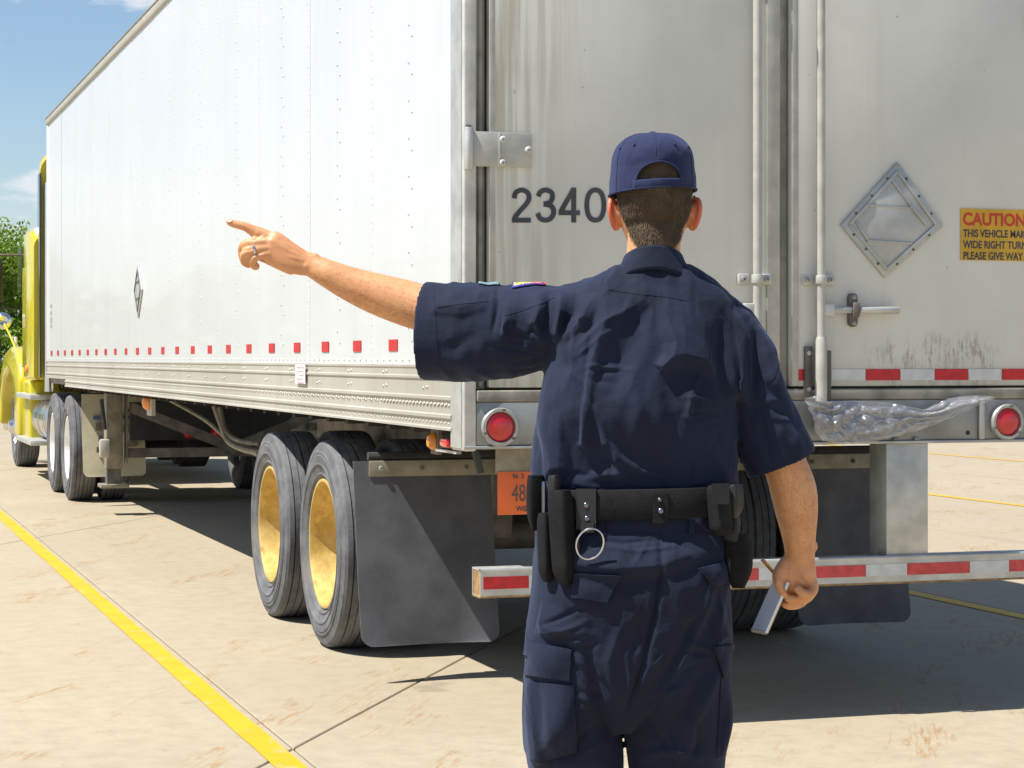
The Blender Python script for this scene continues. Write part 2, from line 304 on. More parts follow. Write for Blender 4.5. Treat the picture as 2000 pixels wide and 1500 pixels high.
# ------------------------------------------------------------------ mesh builder
LOC = {}
class MB:
    def __init__(s): s.v = []; s.f = []
    def add(s, vs, fs):
        o = len(s.v); s.v += [tuple(v) for v in vs]; s.f += [tuple(i+o for i in f) for f in fs]; return s
    def box(s, x0, x1, y0, y1, z0, z1, M=None):
        vs = [(x,y,z) for x in (x0,x1) for y in (y0,y1) for z in (z0,z1)]
        if M is not None: vs = [M @ Vector(v) for v in vs]
        return s.add(vs, [(0,1,3,2),(4,6,7,5),(0,4,5,1),(2,3,7,6),(0,2,6,4),(1,5,7,3)])
    def beam(s, a, b, w, h, up=(0,0,1)):
        a = Vector(a); b = Vector(b); d = (b-a); ln = d.length; d.normalize()
        u = d.cross(Vector(up)); 
        if u.length < 1e-4: u = d.cross(Vector((1,0,0)))
        u.normalize(); v = u.cross(d)
        M = Matrix((( u.x,d.x,v.x,a.x),(u.y,d.y,v.y,a.y),(u.z,d.z,v.z,a.z),(0,0,0,1)))
        return s.box(-w/2, w/2, 0, ln, -h/2, h/2, M)
    def tube(s, pts, r, n=12, cap=True):
        pts = [Vector(p) for p in pts]; m = len(pts); rr = r if isinstance(r, (list,tuple)) else [r]*m
        vs = []; pu = None
        for i, p in enumerate(pts):
            t = (pts[min(i+1,m-1)]-pts[max(i-1,0)]).normalized()
            u = (pu - t*pu.dot(t)) if pu is not None else t.cross(Vector((0,0,1)) if abs(t.z) < .9 else Vector((1,0,0)))
            u.normalize(); pu = u; v = t.cross(u)
            for k in range(n):
                a = 2*math.pi*k/n; vs.append(p+(u*math.cos(a)+v*math.sin(a))*rr[i])
        fs = [(i*n+k, i*n+(k+1)%n, (i+1)*n+(k+1)%n, (i+1)*n+k) for i in range(m-1) for k in range(n)]
        if cap: fs += [tuple(range(n))[::-1], tuple((m-1)*n+k for k in range(n))]
        return s.add(vs, fs)
    def lathe(s, prof, n=32, axis='x', c=(0,0,0), close=False, cap0=True):
        # prof: (along, radius)
        vs = []
        for a, r in prof:
            for k in range(n):
                t = 2*math.pi*k/n; p, q = r*math.cos(t), r*math.sin(t)
                vs.append({'x': (c[0]+a, c[1]+p, c[2]+q), 'y': (c[0]+p, c[1]+a, c[2]+q), 'z': (c[0]+p, c[1]+q, c[2]+a)}[axis])
        m = len(prof)
        rg = range(m) if close else range(m-1)
        fs = [(i*n+k, i*n+(k+1)%n, ((i+1)%m)*n+(k+1)%n, ((i+1)%m)*n+k) for i in rg for k in range(n)]
        if not close:
            if prof[0][1] > 1e-5 and cap0: fs.append(tuple(range(n)))
            if prof[-1][1] > 1e-5: fs.append(tuple((m-1)*n+k for k in range(n)))
        return s.add(vs, fs)
    def prism(s, poly, a0, a1, axis='x'):
        def P(p, a): return {'x': (a,p[0],p[1]), 'y': (p[0],a,p[1]), 'z': (p[0],p[1],a)}[axis]
        n = len(poly)
        return s.add([P(p,a0) for p in poly]+[P(p,a1) for p in poly],
                     [tuple(range(n))[::-1], tuple(range(n,2*n))]+[(i,(i+1)%n,(i+1)%n+n,i+n) for i in range(n)])
    def loft(s, rings, cap=True):
        n = len(rings[0]); vs = [v for r in rings for v in r]; m = len(rings)
        fs = [(i*n+k, i*n+(k+1)%n, (i+1)*n+(k+1)%n, (i+1)*n+k) for i in range(m-1) for k in range(n)]
        if cap: fs += [tuple(range(n))[::-1], tuple((m-1)*n+k for k in range(n))]
        return s.add(vs, fs)
    def grid(s, P):
        m = len(P); n = len(P[0])
        return s.add([v for r in P for v in r], [(i*n+j, i*n+j+1, (i+1)*n+j+1, (i+1)*n+j) for i in range(m-1) for j in range(n-1)])
    def build(s, name, mat, parent=None, bevel=0, smooth=False, label=None, kind=None, loc=None, seg=2, angle=35, world=True):
        me = bpy.data.meshes.new(name)
        o = bpy.data.objects.new(name, me); COL.objects.link(o)
        base = Vector(LOC.get(parent.name, (0,0,0))) if (parent and world) else Vector((0,0,0))
        off = Vector(loc) if loc is not None else base
        me.from_pydata([tuple(Vector(v)-off) for v in s.v], [], s.f)
        bm = bmesh.new(); bm.from_mesh(me)
        bmesh.ops.recalc_face_normals(bm, faces=bm.faces)
        if bevel:
            es = [e for e in bm.edges if len(e.link_faces) == 2 and e.calc_face_angle(0) > R(30)]
            bmesh.ops.bevel(bm, geom=es, offset=bevel, segments=seg, affect='EDGES', profile=.5, clamp_overlap=True)
        if smooth or bevel:
            for f in bm.faces: f.smooth = True
            for e in bm.edges:
                if len(e.link_faces) == 2 and e.calc_face_angle(0) > R(angle): e.smooth = False
        bm.to_mesh(me); bm.free()
        me.materials.append(MT[mat])
        if parent: o.parent = parent
        LOC[o.name] = tuple(off) if world else (0,0,0)
        if loc is not None: o.location = off - (base if parent else Vector((0,0,0)))
        if label: o['label'] = label
        if kind: o['kind'] = kind
        return o
def thing(name, loc, label, cat, group=None, rz=0):
    o = bpy.data.objects.new(name, None); COL.objects.link(o); o.location = loc; o.rotation_euler = (0,0,rz)
    o['label'] = label; o['category'] = cat; LOC[o.name] = tuple(loc)
    if group: o['group'] = group
    return o
def tag(o, label, cat, group=None):
    o['label'] = label; o['category'] = cat
    if group: o['group'] = group
    return o
def copy_tree(o, parent=None):
    c = o.copy(); COL.objects.link(c)
    if parent is not None: c.parent = parent; c.matrix_parent_inverse = o.matrix_parent_inverse.copy()
    LOC[c.name] = LOC.get(o.name, (0,0,0))
    for ch in list(o.children): copy_tree(ch, c)
    return c
def text(body, size, mat, M, parent, name='lettering', extrude=.0006, bold=0., sx=1., align='LEFT', spacing=1., label=None):
    cu = bpy.data.curves.new('t', 'FONT'); cu.body = body; cu.size = size; cu.extrude = extrude; cu.offset = bold; cu.align_x = align; cu.space_character = spacing
    cu.resolution_u = 4
    to = bpy.data.objects.new('t', cu); COL.objects.link(to)
    me = bpy.data.meshes.new_from_object(to.evaluated_get(bpy.context.evaluated_depsgraph_get()))
    COL.objects.unlink(to); bpy.data.objects.remove(to)
    base = Vector(LOC.get(parent.name, (0,0,0)))
    me.transform(Matrix.Translation(-base) @ M @ Matrix.Diagonal((sx,1,1,1)))
    me.materials.clear(); me.materials.append(MT[mat])
    o = bpy.data.objects.new(name, me); COL.objects.link(o); o.parent = parent; LOC[o.name] = tuple(base)
    if label: o['label'] = label
    return o

# ------------------------------------------------------------------ ground
g = MB()
g.add([(-400,-200,-.02),(400,-200,-.02),(400,600,-.02),(-400,600,-.02)], [(0,1,2,3)])
ground = g.build('ground', 'subbase'); ground['kind'] = 'structure'
LANE = 4.5; SK = 1.07/1.76          # lanes 4.5 m wide, cross joints cut askew
xs = [-.63+LANE*k for k in range(-4, 9)]
PY = 9.2; ph = .1
SK2 = 1.72
for i in range(len(xs)-1):
    for j in range(-2, 6):
        x0, x1 = xs[i]+.004, xs[i+1]-.004
        def yy(x, j): return -.2 + (x+.67)*SK2*.96 + j*PY
        if xs[i] > 3 or xs[i] < -6:   # neighbouring lanes: joint restarts at the lane edge
            base = -.2 + (j)*PY + ((i*3.3) % 2.0)
            ya, yb, yc, yd = base+.006, base+.006, base+PY-.006, base+PY-.006
        else:
            ya, yb = yy(x0, j)+.009, yy(x1, j)+.009; yc, yd = yy(x1, j+1)-.009, yy(x0, j+1)-.009
        if j == 5: yc = yd = 46
        if j == -2: ya = yb = -40
        lim = 46
        if max(ya, yb) >= lim: continue
        m = MB(); m.prism([(x0,ya),(x1,yb),(x1,min(yc,lim)),(x0,min(yd,lim))], -.03, 0, 'z')
        m.build('concrete_slab', 'concrete', ground, bevel=.004, seg=1)
# beyond the slabs the same concrete carries on
for (x0,x1,y0,y1) in ((-400,xs[0]-.006,-200,46),(xs[-1]+.006,400,-200,46),(xs[0],xs[-1],-200,-40.01)):
    m = MB(); m.box(x0,x1,y0,y1,-.03,0); m.build('concrete_apron', 'concrete', ground)
m = MB(); m.add([(-400,46,.0),(400,46,.0),(400,600,.0),(-400,600,.0)], [(0,1,2,3)]); go = m.build('grass_field', 'grass'); go['kind'] = 'structure'
for k in range(-3, 7):
    x = -.715+LANE*k
    m = MB()
    n = 220; rows = []
    rl = random.Random(40+k); e0 = e1 = 0
    for i in range(n+1):
        y = -20+60*i/n
        e0 = e0*.6+rl.uniform(-.003,.003); e1 = e1*.6+rl.uniform(-.003,.003)
        rows.append([(x-.05+e0, y, .004), (x+.05+e1, y, .004)])
    m.grid(rows); m.build('painted_line', 'line')['kind'] = 'structure'
# ------------------------------------------------------------------ semi trailer
YR = -.14; W = 2.49; ZT = 3.79; LEN = 14.75
XC = 1.24
tr = thing('semi_trailer', (XC, 7.3, 0), 'long white box trailer with gold wheels and number 2340 on its left rear door', 'trailer')
def B(name, mat, bevel=0, parent=None, **k): return lambda m: m.build(name, mat, parent or tr, bevel=bevel, **k)
PANEL = 1.219
# inner shell
m = MB(); m.box(.03, W-.03, YR+.10, LEN-.02, 1.10, ZT-.02); m.build('cargo_box', 'gasket', tr)
for i in range(12):
    y0 = .03+PANEL*i; y1 = y0+PANEL if i < 11 else LEN-.10
    for side in (0, 1):
        m = MB(); j = (rng.random()-.5)*.003
        x0, x1 = (-.000+j, .03) if side == 0 else (W-.03, W+j)
        m.box(x0, x1, y0+.0004, y1-.0004, 1.325, 3.71)
        m.build('side_panel', 'side', tr, bevel=.001, seg=1)
# raised joint strips
for i in range(1, 12):
    for side in (0, 1):
        y = .03+PANEL*i; x0, x1 = (-.0018, .001) if side == 0 else (W-.001, W+.0018)
        MB().box(x0, x1, y-.022, y+.022, 1.326, 3.709).build('joint_strip', 'side', tr, bevel=.0015, seg=1)
# rivets: hemispheres on the side wall and the rail
def rivet(m, p, r=.0065, ax=(-1,0,0), h=.004):
    p = Vector(p); a = Vector(ax); u = a.cross(Vector((0,0,1)) if abs(a.z) < .5 else Vector((1,0,0))).normalized(); v = a.cross(u)
    vs = []
    for k in range(6): t = math.pi*k/3; vs.append(p+(u*math.cos(t)+v*math.sin(t))*r)
    for k in range(6): t = math.pi*k/3; vs.append(p+(u*math.cos(t)+v*math.sin(t))*r*.6+a*h*.8)
    vs.append(p+a*h)
    m.add(vs, [(k,(k+1)%6,6+(k+1)%6,6+k) for k in range(6)]+[(6+k,6+(k+1)%6,12) for k in range(6)])
m = MB()
for i in range(1, 12):
    y = .03+PANEL*i
    for k in range(24):
        z = 1.39+k*.1; rivet(m, (-.002, y-.010, z), .0055, h=.003); rivet(m, (-.002, y+.012, z+.03), .0055, h=.003)
    for q in (-.4, 0, .4):
        pass
for i in range(12):
    for f in (.5,):
        y = .03+PANEL*(i+f)
        for k in range(16):
            z = 1.42+k*.148; rivet(m, (-.002, y-.02, z), .006); rivet(m, (-.002, y+.03, z+.05), .006)
for k in range(24): rivet(m, (-.002, .055, 1.40+k*.1), .006)
for k in range(int(LEN/.1)): rivet(m, (-.002, .06+k*.1, 1.345), .006)
m.build('wall_rivet', 'side', tr, smooth=True, kind='stuff')
# bottom rail: ribbed extrusion
def rail(x, sgn, y0, y1, z0):
    P = [(0,1.326),(-.016,1.326),(-.016,1.318),(-.012,1.314),(-.012,1.288),(-.018,1.284),(-.018,1.276),(-.012,1.272),(-.012,1.213),(-.022,1.209),(-.022,1.199),(-.015,1.195),(-.015,1.162),(-.015,1.156)]
    if z0 < 1.1: P += [(-.015,1.148),(-.026,1.143),(-.026,1.132),(-.018,1.128),(-.018,1.100),(-.026,1.096),(-.026,1.088),(0,1.088)]
    else: P += [(0,1.156)]
    P = [(x+sgn*a, z) for a, z in P]
    return MB().prism(P, y0, y1, 'y')
rail(0, 1, .0, 12.9, 1.088).build('bottom_rail', 'rail', tr); rail(0, 1, 12.901, LEN, 1.156).build('bottom_rail', 'rail', tr)
rail(W, -1, .0, 12.9, 1.088).build('bottom_rail', 'rail', tr); rail(W, -1, 12.901, LEN, 1.156).build('bottom_rail', 'rail', tr)
m = MB(); k = 0; y = .05
while y < 12.8:
    for z in (1.178, 1.113):
        rivet(m, (-.0165, y, z), .0075, h=.005); rivet(m, (-.0165, y+.035, z+.004), .0075, h=.005)
    y += .10 if y > 1.0 else .05
for i in range(24):
    y = .36+i*.6095
    for z in (1.30, 1.243):
        rivet(m, (-.0125, y, z), .0075, h=.005); rivet(m, (-.0125, y+.05, z-.004), .0075, h=.005)
m.build('rail_rivet', 'rail', tr, smooth=True, kind='stuff')
# top rail and roof
for x, s_ in ((0, -1), (W, 1)):
    MB().prism([(x+s_*.012,3.71),(x+s_*.018,3.714),(x+s_*.018,3.775),(x+s_*.004,3.80),(x-s_*.05,3.80),(x-s_*.05,3.71)], .0, LEN, 'y').build('top_rail', 'rail', tr, bevel=.003, seg=1)
    MB().tube([(x+s_*.015,.0,3.775),(x+s_*.015,LEN,3.775)], .009, 8).build('rail_lip', 'beige', tr, smooth=True)
MB().box(.05, W-.05, YR+.1, LEN, ZT-.03, ZT+.005).build('roof', 'side', tr)
m = MB(); m.box(-.012, W+.012, LEN-.10, LEN, 1.156, ZT-.02); m.build('front_wall', 'side', tr, bevel=.03, seg=3)
MB().box(.0, W, LEN-.35, LEN-.05, ZT, ZT+.012).build('roof_cap', 'beige', tr, bevel=.004)
# red reflective squares on the side wall
for side in (0, 1):
    for i in range(23):
        y = .905+.61*i
        if y > LEN-.3: continue
        x0, x1 = (-.0035, -.0015) if side == 0 else (W+.0015, W+.0035)
        MB().box(x0, x1, y-.07, y+.07, 1.379, 1.426).build('red_reflector', 'red', tr)
# side placard holder
y0, z0 = onX(272, 567, 0); a = .2
m = MB(); m.prism([(y0-a,z0),(y0,z0+a),(y0+a,z0),(y0,z0-a)], -.012, -.001, 'x'); sp = m.build('placard_holder', 'hatch', tr, bevel=.003)
for (p, q) in (((-.15,.0),(.0,.15)),((0,.15),(.15,0)),((.15,0),(0,-.15)),((0,-.15),(-.15,0)),((-.1,.06),(.1,.06)),((-.1,-.06),(.1,-.06))):
    MB().beam((-.015,y0+p[0],z0+p[1]),(-.015,y0+q[0],z0+q[1]), .006, .012).build('holder_rib', 'dirty', sp)
# sticker on the rail
ya, za = onX(598, 712, -.02); yb, zb = onX(579, 749, -.02)
st = MB().box(-.025, -.0235, ya, yb, zb, za).build('sticker', 'sticker', tr)
for k in range(5):
    zz = za-.012-k*.018; MB().box(-.0258,-.0252, ya+.03+.02*(k%2), yb-.03-.03*(k%3), zz-.006, zz).build('sticker_mark', 'stickerprint', st)
for t, y, z, s in (('B', 14.38, 1.83, .10), ('C', 14.38, 1.70, .07), ('O', 14.38, 1.62, .07)):
    pass
for (z0_, z1_) in ((1.86,1.89),(1.79,1.82),(1.71,1.76),(1.66,1.69)):
    MB().box(-.0035,-.0015,14.30,14.45,z0_,z1_).build('faded_mark', 'hatch', tr)
# ---- rear frame
def rear_post(x0, x1):
    m = MB(); m.box(x0, x1, YR, .02, 1.02, ZT-.02); return m.build('rear_post', 'post', tr, bevel=.008, seg=3)
rear_post(-.018, .030); rear_post(W-.030, W+.018)
MB().box(-.018, W+.018, YR+.003, .02, ZT-.10, ZT-.005).build('rear_header', 'post', tr, bevel=.008)
MB().box(-.021, -.0185, YR+.02, .015, 1.03, 3.70).build('post_trim', 'alu', tr)
# gasket recess at both hinge sides
for x0, x1 in ((.031, .070), (W-.070, W-.031)):
    MB().box(x0, x1, YR+.03, YR+.08, 1.24, ZT-.101).build('door_gasket', 'gasket', tr, bevel=.004)
    MB().tube([((x0+x1)/2, YR+.022, 1.25), ((x0+x1)/2, YR+.022, 3.68)], .009, 8).build('gasket_lip', 'gasket', tr, smooth=True)
MB().box(XC-.027, XC+.012, YR+.03, YR+.08, 1.24, 3.68).build('door_gasket', 'gasket', tr, bevel=.003)
def door(x0, x1, lab):
    d = MB().box(x0, x1, YR+.006, YR+.05, 1.245, 3.685).build('door', 'door', tr, bevel=.006, label=lab)
    return d
dl = door(.077, XC-.03, 'left door with stained hinge side'); dr = door(XC+.016, W-.077, 'right door with diamond placard holder')
for d, x0, x1 in ((dl, .077, .10), (dl, XC-.085, XC-.031), (dr, XC+.017, XC+.045), (dr, W-.10, W-.077)):
    MB().box(x0+.001, x1, YR-.001, YR+.0055, 1.247, 3.683).build('door_edge', 'rodpaint', d, bevel=.003)
# hinges
def hinge(z, side, dd):
    sg = 1 if side == 0 else -1; X = lambda a: a if side == 0 else W-a
    def bx(a, b, *r): return (min(X(a), X(b)), max(X(a), X(b)), *r)
    h = MB().box(*bx(.005, .235, YR-.006, YR-.0005, z-.062, z+.062)).build('hinge', 'rodpaint', dd, bevel=.002)
    MB().tube([(X(-.002), YR-.008, z-.075), (X(-.002), YR-.008, z+.075)], .017, 14).build('hinge_knuckle', 'alu', dd, smooth=True, bevel=.002)
    MB().box(*bx(.110, .118, YR-.012, YR-.006, z-.062, z+.062)).build('hinge_strap', 'rodpaint', dd, bevel=.001)
    for a, b in ((.125, .035), (.125, -.048), (.222, .0)):
        MB().lathe([(-.0,.0),(-.011,.004),(-.010,.010),(-.004,.014),(.0,.014)], 12, 'y', (X(a), YR-.006, z+b)).build('hinge_bolt', 'post', dd, smooth=True)
    MB().lathe([(-.0,.0),(-.012,.006),(0,.012)], 10, 'z', (X(-.002), YR-.008, z+.082)).build('hinge_pin', 'dirty', dd, smooth=True)
zh = onY(970, 292, YR)[1]
for z in (zh, zh+.78, zh+1.42):
    hinge(z, 0, dl)
for z in (zh-.24, zh+.56, zh+1.30): hinge(z, 1, dr)
# lock rods
def rod(px, dd, brz, handle):
    x = onY(px, 400, YR-.03)[0]; y = YR-.032
    rd = MB().tube([(x, y, 1.42), (x, y, 3.66)], .0165, 16).build('lock_rod', 'rodpaint', dd, smooth=True)
    # keeper and cam at the foot
    MB().tube([(x, y, 1.185), (x, y, 1.19), (x, y, 1.415), (x, y, 1.43)], [.019,.023,.023,.019], 16).build('rod_sleeve', 'rodpaint', dd, smooth=True)
    MB().box(x-.055, x-.024, YR-.012, YR+.004, 1.21, 1.395).build('keeper_plate', 'dirty', dd, bevel=.004)
    MB().box(x+.024, x+.045, YR-.03, YR+.004, 1.19, 1.38).build('keeper_plate', 'dirty', dd, bevel=.004)
    for zz in (1.37, 1.235):
        MB().lathe([(0,0),(-.006,.004),(-.004,.008),(0,.008)], 10, 'y', (x-.04, YR-.012, zz)).build('keeper_bolt', 'post', dd, smooth=True)
    MB().box(x-.012, x+.052, YR-.036, YR-.008, 1.08, 1.185).build('lock_cam', 'dirty', dd, bevel=.006)
    for zz in brz:
        MB().tube([(x, y, zz-.016), (x, y, zz+.016)], .0225, 16).build('rod_bracket', 'rodpaint', dd, smooth=True, bevel=.002)
        for s_ in (-1, 1):
            MB().box(x+s_*.045-.022 if s_ > 0 else x-.067+.0, x+.067 if s_ > 0 else x-.023, YR-.014, YR+.003, zz-.02, zz+.02).build('bracket_plate', 'post', dd, bevel=.005)
            MB().lathe([(0,0),(-.009,.005),(-.006,.011),(0,.012)], 12, 'y', (x+s_*.047, YR-.014, zz)).build('bracket_bolt', 'galv', dd, smooth=True)
    return x
zb_ = onY(1600, 547, YR)[1]
xl = rod(1479, dl, (zb_, zb_+1.25), 0); xr = rod(1603, dr, (zb_, zb_+1.25), 0)
# handles
zhn = onY(1690, 606, YR)[1]
h = MB().box(xr+.012, xr+.32, YR-.034, YR-.022, zhn-.013, zhn+.013).build('lock_handle', 'galv', dr, bevel=.005)
MB().box(xr+.012, xr+.055, YR-.038, YR-.010, zhn-.022, zhn+.022).build('handle_hub', 'post', dr, bevel=.005)
MB().tube([(xr+.16, YR-.028, zhn), (xr+.325, YR-.028, zhn)], .0145, 10).build('handle_grip', 'alu', dr, smooth=True, bevel=.002)
m = MB(); m.prism([(xr+.142+.018*math.cos(t), zhn+(.045 if math.sin(t)>0 else -.045)+.018*math.sin(t)) for t in [k*math.pi/8 for k in range(16)]], YR-.020, YR+.004, 'y')
hc = m.build('handle_catch', 'dirty', dr, bevel=.003)
MB().box(xr+.128, xr+.156, YR-.044, YR-.035, zhn-.028, zhn+.028).build('catch_clip', 'dirty', dr, bevel=.004)
for s_ in (-1, 1): MB().lathe([(0,0),(-.007,.004),(-.005,.008),(0,.008)], 10, 'y', (xr+.142, YR-.020, zhn+s_*.048)).build('catch_bolt', 'galv', dr, smooth=True)
MB().box(xl-.20, xl-.012, YR-.034, YR-.022, zhn-.013, zhn+.013).build('lock_handle', 'rodpaint', dl, bevel=.005)
MB().box(xl-.055, xl-.012, YR-.038, YR-.010, zhn-.022, zhn+.022).build('handle_hub', 'post', dl, bevel=.005)
# number
def VM(x, z, y): return Matrix.Translation((x, y, z)) @ Matrix.Rotation(R(90), 4, 'X')
xn, zn = onY(996, 432, YR)
def digits():
    el = [(22+17*math.copysign(abs(math.cos(t))**.82, math.cos(t)), 34+29.5*math.copysign(abs(math.sin(t))**.92, math.sin(t))) for t in [2*math.pi*k/40 for k in range(41)]]
    def arc(pts, n=6):
        out = []
        for i in range(len(pts)-1):
            p0, p1, p2, p3 = [Vector(q_) for q_ in (pts[max(i-1,0)], pts[i], pts[i+1], pts[min(i+2,len(pts)-1)])]
            for k in range(n):
                t = k/n; v = .5*((2*p1)+(-p0+p2)*t+(2*p0-5*p1+4*p2-p3)*t*t+(-p0+3*p1-3*p2+p3)*t**3); out.append((v.x, v.y))
        return out+[pts[-1]]
    G_ = {'2': (1000, [arc([(5,21),(8,10),(20,4.5),(32,10),(34.5,21),(29,32),(17,45),(8,56),(5,63.5)]), [(.5,63.5),(38,63.5)]]),
          '3': (1047, [arc([(5,17),(10,8),(20,4.5),(31,9),(33.5,18),(29,28),(16,32)]), arc([(16,32),(31,36),(36,47),(31,59),(20,63.5),(9,60),(4,50)])]),
          '4': (1092, [[(30,68),(30,0)], [(29,3),(4,47.5)], [(0,49),(42,49)]]),
          '0': (1142, [el])}
    for ch, (px0, strokes) in G_.items():
        mm = MB(); lay = 0
        for st_ in strokes:
            P = [Vector(p_) for p_ in st_]; n = len(P); L1 = []; L2 = []
            closed = (P[0]-P[-1]).length < .01
            for i in range(n):
                a = P[i-1] if i > 0 else (P[-2] if closed else P[0]); b_ = P[i+1] if i < n-1 else (P[1] if closed else P[-1])
                d = (b_-a).normalized(); nn_ = Vector((-d.y, d.x))*4.7
                for L_, s_ in ((L1, 1), (L2, -1)):
                    q_ = P[i]+nn_*s_; x, z = onY(px0+q_.x*.98, 366.5+q_.y, YR); L_.append((x, z))
            lay += 1; yf = YR+.0035-.0004*lay
            mm.grid([[(x, yf, z) for x, z in L1], [(x, yf, z) for x, z in L2]])
            mm.grid([[(x, YR+.0058, z) for x, z in L1], [(x, yf, z) for x, z in L1]]); mm.grid([[(x, YR+.0058, z) for x, z in L2], [(x, yf, z) for x, z in L2]])
        mm.build('number_decal', 'digit', dl)
digits()
# diamond placard holder, slightly bent
c = [onY(*p, YR) for p in ((1640,440),(1752,316),(1842,441),(1727,544))]
cxp = sum(p[0] for p in c)/4; czp = sum(p[1] for p in c)/4
ph_ = MB().prism(c, YR-.010, YR+.004, 'y').build('placard_holder', 'hatch', dr, bevel=.006, label='diamond placard holder with bent edges')
def inset(k): return [(cxp+(x-cxp)*k, czp+(z-czp)*k) for x, z in c]
o_, i_ = inset(.98), inset(.84)
for k in range(4):
    p0, p1 = i_[k], i_[(k+1)%4]
    MB().beam((p0[0],YR-.013,p0[1]),(p1[0],YR-.013,p1[1]), .007, .012).build('holder_rim', 'hatch', dr, bevel=.002)
    q0, q1 = inset(.91)[k], inset(.91)[(k+1)%4]
    for f in (.2, .5, .8):
        p = (q0[0]+(q1[0]-q0[0])*f, q0[1]+(q1[1]-q0[1])*f)
        MB().lathe([(0,0),(-.004,.002),(-.003,.005),(0,.006)], 8, 'y', (p[0], YR-.010, p[1])).build('holder_rivet', 'dirty', dr, smooth=True)
for a_, b_ in (((1690,401),(1776,407)), ((1690,470),(1778,476)), ((1738,350),(1772,398)),((1772,398),(1806,440)),((1668,432),(1692,470))):
    p, q = onY(*a_, YR), onY(*b_, YR)
    MB().beam((p[0],YR-.014,p[1]),(q[0],YR-.014,q[1]), .008, .009).build('placard_flap', 'hatch', dr, bevel=.002)
# caution sign
xa, za = onY(1877, 407, YR); xb, zb = onY(1877, 508, YR); xw = .40
if xa+xw > W-.08: xw = W-.08-xa
cs = MB().box(xa, xa+xw, YR+.002, YR+.0048, zb, za).build('caution_sign', 'cautY', dr)
text('CAUTION!', .066, 'cautR', VM(xa+.008, za-.062, YR+.0015), dr, 'sign_lettering', .0004, .0022, .92)
for k, t in enumerate(('THIS VEHICLE MAKES', 'WIDE RIGHT TURNS', 'PLEASE GIVE WAY')):
    text(t, .040, 'digit', VM(xa+.010, za-.108-.043*k, YR+.0015), dr, 'sign_lettering', .0004, .0010, .80)
# reflective tape on the doors and the sill
def strip(px0, px1, py0, py1, yy, mat, nm='reflector_strip'):
    a0, b0 = onY(px0, py0, yy); a1, b1 = onY(px1, py1, yy)
    MB().box(a0, a1, yy-.001, yy+.0015, min(b0,b1), max(b0,b1)).build(nm, mat, tr)
ZR0, ZR1 = onY(1700, 746, YR)[1], onY(1700, 722, YR)[1]
def strip2(px0, px1, mat):
    a0 = onY(px0, 700, YR)[0]; a1 = onY(px1, 700, YR)[0]
    MB().box(a0, a1, YR+.0035, YR+.0049, ZR0+.006, ZR1+.002).build('reflector_strip', mat, tr)
for p in ((1549,1576),(1692,1759),(1827,1892)): strip2(*p, 'red')
xq = onY(1958, 700, YR)[0]; MB().box(xq, xq+.14, YR+.0035, YR+.0049, ZR0+.006, ZR1+.002).build('reflector_strip', 'red', tr)
for p in ((1625,1691),(1760,1826),(1893,1957)): strip2(*p, 'white')
for p in ((1230,1295),(1365,1430)): strip2(*p, 'red')
# sill
ZS1, ZS0 = 1.238, onY(1700, 865, YR)[1]
MB().box(.031, W-.031, YR-.006, YR+.06, 1.195, 1.236).build('threshold', 'dirtysill', tr, bevel=.006, seg=3)
MB().box(.031, W-.031, YR+.006, YR+.05, ZS0+.008, 1.194).build('rear_sill', 'sill', tr, bevel=.003)
MB().box(-.017, W+.017, YR-.004, YR+.10, ZS0-.004, ZS0+.007).build('sill_flange', 'galv', tr, bevel=.003)
xd = onY(1917, 800, YR)[0]
MB().box(xd-.012, xd+.012, YR-.006, YR+.005, ZS0+.008, 1.19).build('sill_rib', 'galv', tr, bevel=.004)
xd2 = 2*XC-xd
MB().box(xd2-.012, xd2+.012, YR-.006, YR+.005, ZS0+.008, 1.19).build('sill_rib', 'galv', tr, bevel=.004)
xe = onY(1892, 842, YR)[0]; MB().lathe([(0,.0),(-.003,.008),(0,.009)], 10, 'y', (xe, YR+.006, 1.065)).build('sill_bolt', 'black', tr)
def tail(px):
    x, z = onY(px, 830, YR); z = 1.105
    ring = MB(); ring.lathe([(.004,.070),(-.012,.070),(-.018,.066),(-.018,.056),(-.010,.053),(.004,.053)], 40, 'y', (x, YR+.002, z), close=True)
    r_ = ring.build('tail_light', 'galv', tr, smooth=True, label='round red tail light in grey ring')
    MB().lathe([(.004,.0001),(-.020,.0001),(-.0195,.02),(-.016,.04),(-.009,.051),(.004,.052)], 40, 'y', (x, YR+.002, z)).build('lens', 'lens', r_, smooth=True)
    for t in (0, 120, 240):
        a = R(t+200); MB().box(x+.062*math.cos(a)-.006, x+.062*math.cos(a)+.006, YR-.019, YR-.010, z+.062*math.sin(a)-.004, z+.062*math.sin(a)+.004).build('ring_tab', 'dirty', r_)
tail(976); tail(1966); tail(1105); tail(2096)
